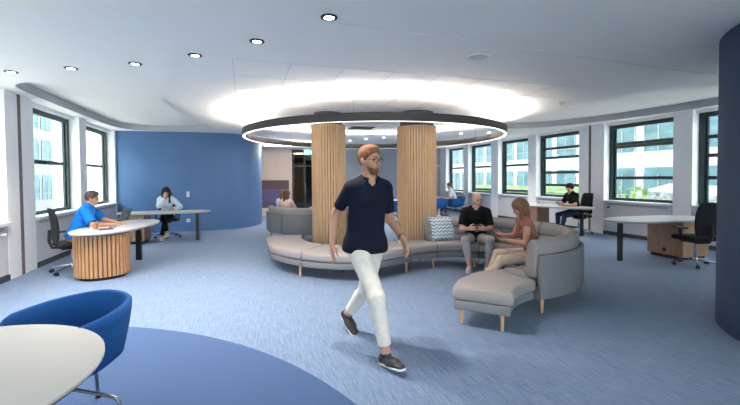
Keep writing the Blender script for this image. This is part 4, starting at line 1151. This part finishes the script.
def sit(seat_z=0.42, lean=0.1, s=1.0, head=(0, 1, -0.1), feet=((-0.12, 0.45), (0.12, 0.45)), toes=None, LW=None, RW=None, LHd=(0, 1, 0), RHd=(0, 1, 0), LHn=(0, 0, -1), RHn=(0, 0, -1),
        side=0.0, twist=0.0, knee=((-0.15, 0.5, 1), (0.15, 0.5, 1)), elb=((-1, -0.7, -0.5), (1, -0.7, -0.5)), curl=0.4, spread=0.10, headup=0.0, female=False):
    """a seated pose: feet/hands as targets in the local frame, limbs by two-bone reach"""
    J = dict(s=s, Lc=curl, Rc=curl)
    P = np.array((0, 0, seat_z+0.10*s)); up = nv((side, sin(lean), cos(lean))); ct, st_ = cos(twist), sin(twist)
    fwd = nv(np.array((-st_, ct, 0))-up*(np.array((-st_, ct, 0))@up)); r = np.cross(fwd, up)
    N = P+up*0.52*s+fwd*0.015
    J.update(P=P, N=N, up=up, fwd=fwd)
    hf = nv(head); J['hf'] = hf; J['hu'] = nv(np.array((0, 0, 1.0))+up*0.5)
    J['H'] = N+nv(up*0.6+np.array((0, 0, 1)))*0.155*s+hf*0.03*s+np.array((0, 0, headup))
    sw = 0.165 if female else 0.185
    J['LS'] = N-up*0.065*s-r*sw*s; J['RS'] = N-up*0.065*s+r*sw*s
    for i, q in enumerate('LR'):
        sg = -1 if q == 'L' else 1
        Hp = P+np.array((sg*0.09*s, 0.02, -0.025)); J[q+'H'] = Hp
        fx, fy = feet[i][:2]; fz = feet[i][2] if len(feet[i]) > 2 else 0.0
        An = np.array((fx, fy, fz+0.094*s)); K, An = ik(Hp, An, 0.45*s, 0.43*s, knee[i]); J[q+'K'] = K; J[q+'A'] = An
        td = nv((toes[i] if toes else (sg*0.15, 1, 0))); J[q+'T'] = An+td*0.17*s
        Sh = J[q+'S']; W = np.array((LW if q == 'L' else RW), float)
        E, W = ik(Sh, W, 0.29*s, 0.26*s, elb[i]); J[q+'E'] = E; J[q+'W'] = W
        J[q+'Hd'] = LHd if q == 'L' else RHd; J[q+'Hn'] = LHn if q == 'L' else RHn
    return J
def to_local(loc, rz, p):
    d = Vector(p)-Vector(loc); c, s_ = cos(-rz), sin(-rz); return (d.x*c-d.y*s_, d.x*s_+d.y*c, d.z)
def to_world(loc, rz, p):
    c, s_ = cos(rz), sin(rz); return Vector((loc[0]+p[0]*c-p[1]*s_, loc[1]+p[0]*s_+p[1]*c, loc[2]+p[2]))

# ---- the man walking past the sofa
s = 1.05
hd = hdg(0.24, -0.97); loc = (1.03, 3.39, 0)
J = dict(s=s, P=(0, 0.02, 0.99), N=(0.0, 0.08, 1.545), up=(0, 0.10, 0.99), fwd=(0.10, 1, -0.1), H=(0.01, 0.12, 1.725), hf=(-0.30, 1, -0.06), hu=(0, 0.05, 1),
         LS=(-0.17, 0.10, 1.475), RS=(0.165, 0.05, 1.475), LH=(-0.095, 0.02, 0.965), RH=(0.095, 0.03, 0.965))
J['RA'] = (0.02, 0.37, 0.112); J['RT'] = (0.0, 0.56, 0.128); J['RU'] = (0, -0.13, 1)
J['LA'] = (-0.075, -0.46, 0.185); J['LT'] = (-0.085, -0.31, 0.06); J['LU'] = (0, 0.55, 0.83)
for q, pole in (('R', (0.05, 1, 0.1)), ('L', (-0.05, 1, 0.0))):
    K, An = ik(J[q+'H'], J[q+'A'], 0.46*s, 0.44*s, pole); J[q+'K'] = K; J[q+'A'] = An
for q, W, pole in (('L', (-0.24, 0.27, 1.03), (-0.25, -1, 0)), ('R', (0.235, -0.17, 0.97), (0.05, -1, 0))):
    E, W = ik(J[q+'S'], W, 0.30*s, 0.27*s, pole); J[q+'E'] = E; J[q+'W'] = W
J.update(LHd=(-0.12, 0.35, -1), RHd=(0.05, -0.1, -1), LHn=(0.9, -0.1, -0.2), RHn=(-0.9, 0.1, 0), Lc=0.3, Rc=0.35)
person('bearded man in navy polo and cream trousers walking across the carpet', loc, hd, J,
       dict(skin='skin2', top=dict(m='c_navy', g=0.012, sleeve=0.74, hem=-0.13, collar=True, vneck=True, name='polo_shirt', sg=0.75, loose=True), legs=dict(m='c_cream', g=0.014, upto=1.86), shoe='s_dark', hair='short', hairm='h_ginger', beard=True, glasses=True, watch='L', hg=0.007), 0.0075)

# ---- bald man on the sofa with a cup
a = radians(49); loc = (C2.x+1.22*cos(a), C2.y+1.22*sin(a), 0); hd = hdg(-0.50, -0.86); s = 1.01
J = sit(0.415, 0.22, s, head=(-0.5, 0.9, -0.2), feet=((-0.16, 0.50), (0.12, 0.47)), LW=(-0.135, 0.40, 0.70), RW=(0.135, 0.40, 0.70), LHd=(0.75, 0.45, 0.15), RHd=(-0.75, 0.45, 0.15), LHn=(0.3, -0.7, 0), RHn=(-0.3, -0.7, 0), curl=0.55,
        knee=((-0.28, 0.5, 1), (0.28, 0.5, 1)), elb=((-0.5, -0.6, -0.9), (0.5, -0.6, -0.9)))
person('bald man in black polo sitting on the sofa and holding a cup', loc, hd, J,
       dict(skin='skin', build=1.04, top=dict(m='c_black', g=0.014, sleeve=0.80, hem=-0.10, collar=True, name='polo_shirt', sg=1.7), legs=dict(m='c_grey', g=0.012, upto=1.70), shoe='s_beige', hair=None, brow='h_grey'), 0.008)
cw = to_world(loc, hd, (0.0, 0.455, 0.665)); cup('brown takeaway cup held in both hands by the bald man', cw, 0.036, 0.10)

# ---- woman on the sofa
a = radians(-45); loc = (C2.x+0.97*cos(a), C2.y+0.97*sin(a), 0); hd = hdg(-0.90, 0.42); s = 0.98
J = sit(0.415, 0.26, s, head=(0.0, 0.9, -0.42), feet=((-0.10, 0.70), (0.08, 0.62)), LW=(-0.10, 0.36, 0.70), RW=(0.12, 0.38, 0.745), LHd=(0.25, 1, 0.05), RHd=(-0.15, 1, 0.1), LHn=(0.3, 0.2, 1), RHn=(-0.4, 0.1, 0.8), curl=0.4, female=True)
person('woman with dark blond hair in rust blouse on the sofa', loc, hd, J,
       dict(skin='skin2', female=True, top=dict(m='c_rust', g=0.012, sleeve=0.18, hem=-0.10, name='blouse'), legs=dict(m='c_beige', g=0.010, upto=1.72), shoe='s_beige', hair='long', hairm='h_blond', hl=0.42, hg=0.016, front=True), 0.008)
ph = to_world(loc, hd, (0.06, 0.475, 0.755))
t = thing('mobile_phone', 'dark phone held up by the woman on the sofa', 'phone', ph, hd)
mb = MB(); mb.obox((0, 0, 0), (1, 0, 0), (0, 0.85, 0.5), (0, -0.5, 0.85), 0.072, 0.145, 0.009); mb.build('phone_body', MT['black'], t)
mb = MB(); mb.obox((0, -0.0025, 0.0043), (1, 0, 0), (0, 0.85, 0.5), (0, -0.5, 0.85), 0.066, 0.135, 0.002); mb.build('display', MT['screen'], t)
bgp = to_world(loc, hd, (0.02, -0.30, 0.42)); bgp = Vector((C2.x+1.30*cos(radians(-60)), C2.y+1.30*sin(radians(-60)), 0.42))
t = thing('handbag', 'black handbag on the sofa seat behind the woman in rust blouse', 'bag', bgp, radians(20))
mb = MB(); mb.rbox(-0.13, -0.06, 0.0, 0.13, 0.06, 0.21, 0.03, 3); mb.build('bag_body', MT['black'], t, smooth=50)
mb = MB(); mb.tube(catmull([(-0.08, 0, 0.20), (-0.06, 0, 0.29), (0.06, 0, 0.29), (0.08, 0, 0.20)], 6, False), 0.008, 8); mb.build('handle', MT['black'], t, smooth=60)

# ---- man in blue polo at the slatted-drum desk
loc = (-2.80, 7.94, 0); hd = hdg(0.96, 0.12); s = 1.0
J = sit(0.53, 0.38, s, head=(0, 0.95, -0.22), feet=((-0.12, 0.42), (0.12, 0.40)), LW=(-0.08, 0.62, 0.80), RW=(0.15, 0.53, 0.795), LHd=(0.15, 1, -0.05), RHd=(-0.25, 1, 0.0), curl=0.35)
person('man with glasses in bright blue polo typing at the slatted-drum desk', loc, hd, J,
       dict(skin='skin2', build=1.06, top=dict(m='c_blue', g=0.016, sleeve=0.85, hem=-0.12, collar=True, name='polo_shirt', sg=1.7), legs=dict(m='c_khaki', g=0.012), shoe='s_dark', hair='short', hairm='h_grey', glasses=True), 0.009)

# ---- woman at the desk before the blue wall
loc = (-2.0, 11.68, 0); hd = hdg(0.05, -1); s = 0.95
J = sit(0.53, 0.24, s, head=(0.05, 0.9, -0.45), feet=((0.10, 0.40, 0.0), (-0.05, 0.52, 0.10)), LW=(-0.18, 0.36, 0.79), RW=(0.03, 0.27, 1.09), LHd=(1, 0.25, 0), RHd=(-0.35, -0.05, 0.9), RHn=(-0.2, -1, 0), curl=0.7, elb=((-1, 0, -0.8), (0.6, 0.4, -1)), female=True)
person('woman with long dark hair in pale jacket, hand at her chin', loc, hd, J,
       dict(skin='skin2', female=True, top=dict(m='c_pale', g=0.020, sleeve=1.9, hem=-0.08, name='jacket', vneck=True), legs=dict(m='c_black', g=0.010), shoe='s_beige', hair='long', hairm='h_dark', hl=0.46, hg=0.024, hv=1.45, front=True), 0.0105)

# ---- man with the phone at the far desk
loc = (8.66, 8.45, 0); hd = hdg(-0.95, 0.15); s = 0.98
J = sit(0.53, 0.28, s, head=(0.0, 0.9, -0.5), feet=((-0.10, 0.52), (0.14, 0.45)), LW=(-0.12, 0.44, 0.80), RW=(0.10, 0.42, 0.80), LHd=(0.35, 1, 0.2), RHd=(-0.3, 1, 0.2), LHn=(0.4, -0.3, 0.7), RHn=(-0.4, -0.3, 0.7), curl=0.45)
person('man in black t-shirt and dark jeans looking down at a phone by the window', loc, hd, J,
       dict(skin='skin', top=dict(m='c_black', g=0.014, sleeve=0.78, hem=-0.12, name='t_shirt', sg=1.6), legs=dict(m='c_jeans', g=0.010), shoe='s_dark', hair='short', hairm='h_dark', hg=0.02), 0.0105)
ph = to_world(loc, hd, (0.0, 0.555, 0.84))
t = thing('mobile_phone', 'dark phone held by the man at the far window desk', 'phone', ph, hd)
mb = MB(); mb.obox((0, 0, 0), (1, 0, 0), (0, 0.8, 0.6), (0, -0.6, 0.8), 0.072, 0.145, 0.009); mb.build('phone_body', MT['black'], t)

# ---- two men at the far table
loc = (8.15, 14.05, 0); hd = hdg(-0.9, 0.35); s = 1.0
J = sit(0.49, 0.34, s, head=(0.1, 1, -0.2), feet=((-0.2, 0.42), (0.25, 0.55)), LW=(-0.14, 0.42, 0.79), RW=(0.14, 0.40, 0.79), LHd=(0.5, 1, 0), RHd=(-0.5, 1, 0))
person('man in white shirt leaning on the far table in a blue chair', loc, hd, J,
       dict(skin='skin', top=dict(m='c_white', g=0.016, sleeve=0.9, hem=-0.1, name='shirt'), legs=dict(m='c_jeans'), shoe='s_dark', hair='short', hairm='h_blond', hg=0.008), 0.0125)
loc = (7.28, 15.0, 0); hd = hdg(0.4, -0.9)
J = sit(0.49, 0.25, s, head=(0.1, 1, -0.1), feet=((-0.15, 0.42), (0.15, 0.45)), LW=(-0.14, 0.40, 0.79), RW=(0.14, 0.42, 0.79), LHd=(0.5, 1, 0), RHd=(-0.5, 1, 0))
person('man in black top at the far table, half hidden by the timber pillar', loc, hd, J,
       dict(skin='skin', top=dict(m='c_black', g=0.016, sleeve=1.85, hem=-0.1, name='sweater'), legs=dict(m='c_jeans'), shoe='s_dark', hair='short', hairm='h_blond'), 0.0125)
# ---- two women on the far sofa, seen from behind
for ang, lbl, hm, tp, hdv in ((197, 'woman in pale pink shirt with brown hair on the far sofa', 'h_brown', 'c_pink', (0.2, 1, -0.1)), (168, 'woman with dark blond hair beside the brown haired woman on the far sofa', 'h_blond', 'c_white', (0.1, 1, -0.1))):
    a = radians(ang); loc = (C4[0]+1.24*cos(a), C4[1]+1.24*sin(a), 0); hd = hdg(0.65, 0.76); s = 0.95
    J = sit(0.415, 0.05, s, head=hdv, feet=((-0.1, 0.5), (0.1, 0.5)), LW=(-0.1, 0.36, 0.66), RW=(0.1, 0.36, 0.66), female=True)
    person(lbl, loc, hd, J, dict(skin='skin', female=True, top=dict(m=tp, g=0.014, sleeve=1.8, hem=-0.1, name='shirt'), legs=dict(m='c_jeans'), shoe='s_dark', hair='long', hairm=hm, hl=0.30), 0.0125)
#P1#

# ================================================================== OUTSIDE
def building(name, label, X, sgn, y0, y1, z0, z1, fm='facade'):
    t = thing(name, label, 'building', (X, (y0+y1)/2, z0))
    mb = MB(); H = z1-z0; h = (y1-y0)/2
    mb.box(min(0, sgn*6), -h, 0, max(0, sgn*6), h, H); mb.build('facade', MT[fm], t)
    z = 1.0; k = 0
    while z+2.3 < H:
        mb = MB(); fb = MB()
        y = -h+0.6
        while y+1.7 < h:
            mb.box(-sgn*0.03-0.01, y, z, -sgn*0.03+0.01, y+1.6, z+2.15)
            for q in (y-0.05, y+0.78, y+1.6): fb.box(-sgn*0.06-0.02, q, z-0.03, -sgn*0.06+0.02, q+0.05, z+1.78)
            fb.box(-sgn*0.06-0.02, y, z+0.5, -sgn*0.06+0.02, y+1.6, z+0.55)
            y += 2.2
        w = mb.build('window_row', MT['facadeglass'], t); fb.build('window_frames', MT['facadedark'], w)
        z += 3.1
    return t
building('office_building', 'white office building seen through the windows beyond the sofa', 22.0, 1, -12, 46, -4.2, 11)
building('office_building', 'office building seen through the windows behind the man in blue polo', -17.0, -1, -14, 44, -4.2, 10, 'facadegrey')
mb = MB(); mb.box(XR+0.5, -30, -1.6, 60, 60, -1.4); mb.build('ground_east', MT['bounce_ground'], kind='structure')
mb = MB(); mb.box(-60, -30, -1.6, XL-0.5, 60, -1.4); mb.build('ground_west', MT['bounce_ground'], kind='structure')
mb = MB(); mb.box(XL-0.5, -60, -1.6, XR+0.5, YF-0.3, -1.4); mb.build('ground_south', MT['bounce_ground'], kind='structure')
def bank(name, m, pts, label, cat):
    mb = MB(); mb.rings([[Vector((x, y0, -1.6)), Vector((x, y0, z)), Vector((x+1.5, y0, z+0.25)), Vector((x+3.2, y0, -1.6))] for x, y0, z in pts])
    o = mb.build(name, m); tag(o, label, cat); return o
bank('gravel_bank', MT['stone'], [(14.5, 2.0, 0.6), (14.5, 6.0, 0.8), (14.7, 11.2, 1.0)], 'grey gravel bank outside the window behind the boat-shaped desk', 'bank')
bank('grass_bank', MT['grass'], [(14.5, 13.6, 0.7), (14.5, 15.5, 0.8), (14.5, 24.0, 0.8)], 'sunlit grass bank outside the window behind the man with the phone', 'bank')
def shrub(x, y, z0, r, label):
    rnd = random.Random(int(x*10+y)); mb = MB()
    for k in range(900):
        a, b = rnd.uniform(0, 2*pi), rnd.uniform(-0.35, 1.0); q = r*rnd.uniform(0.6, 1.05)
        c = Vector((q*sqrt(max(0, 1-b*b))*cos(a), q*sqrt(max(0, 1-b*b))*sin(a), q*(b+0.35)*0.98))
        n = Vector((rnd.uniform(-1, 1), rnd.uniform(-1, 1), rnd.uniform(-0.4, 1))).normalized(); u = n.orthogonal().normalized(); v = n.cross(u); L = rnd.uniform(0.08, 0.16)
        mb.bm.faces.new([mb.bm.verts.new(c+u*L), mb.bm.verts.new(c+v*L*0.5), mb.bm.verts.new(c-u*L), mb.bm.verts.new(c-v*L*0.5)])
    t = thing('garden_shrub', label, 'shrub', (x, y, z0))
    mb.build('foliage', MT['bush'], t)
    mb = MB(); mb.tube([(0, 0, -0.5), (0.03, 0, r*0.5)], 0.05, 8); mb.build('stem', MT['groove'], t)
shrub(12.7, 10.5, -0.95, 1.65, 'pale green shrub outside the window behind the boat-shaped desk')
shrub(-9.0, 19.0, -1.35, 1.4, 'green shrub outside the window behind the man in blue')
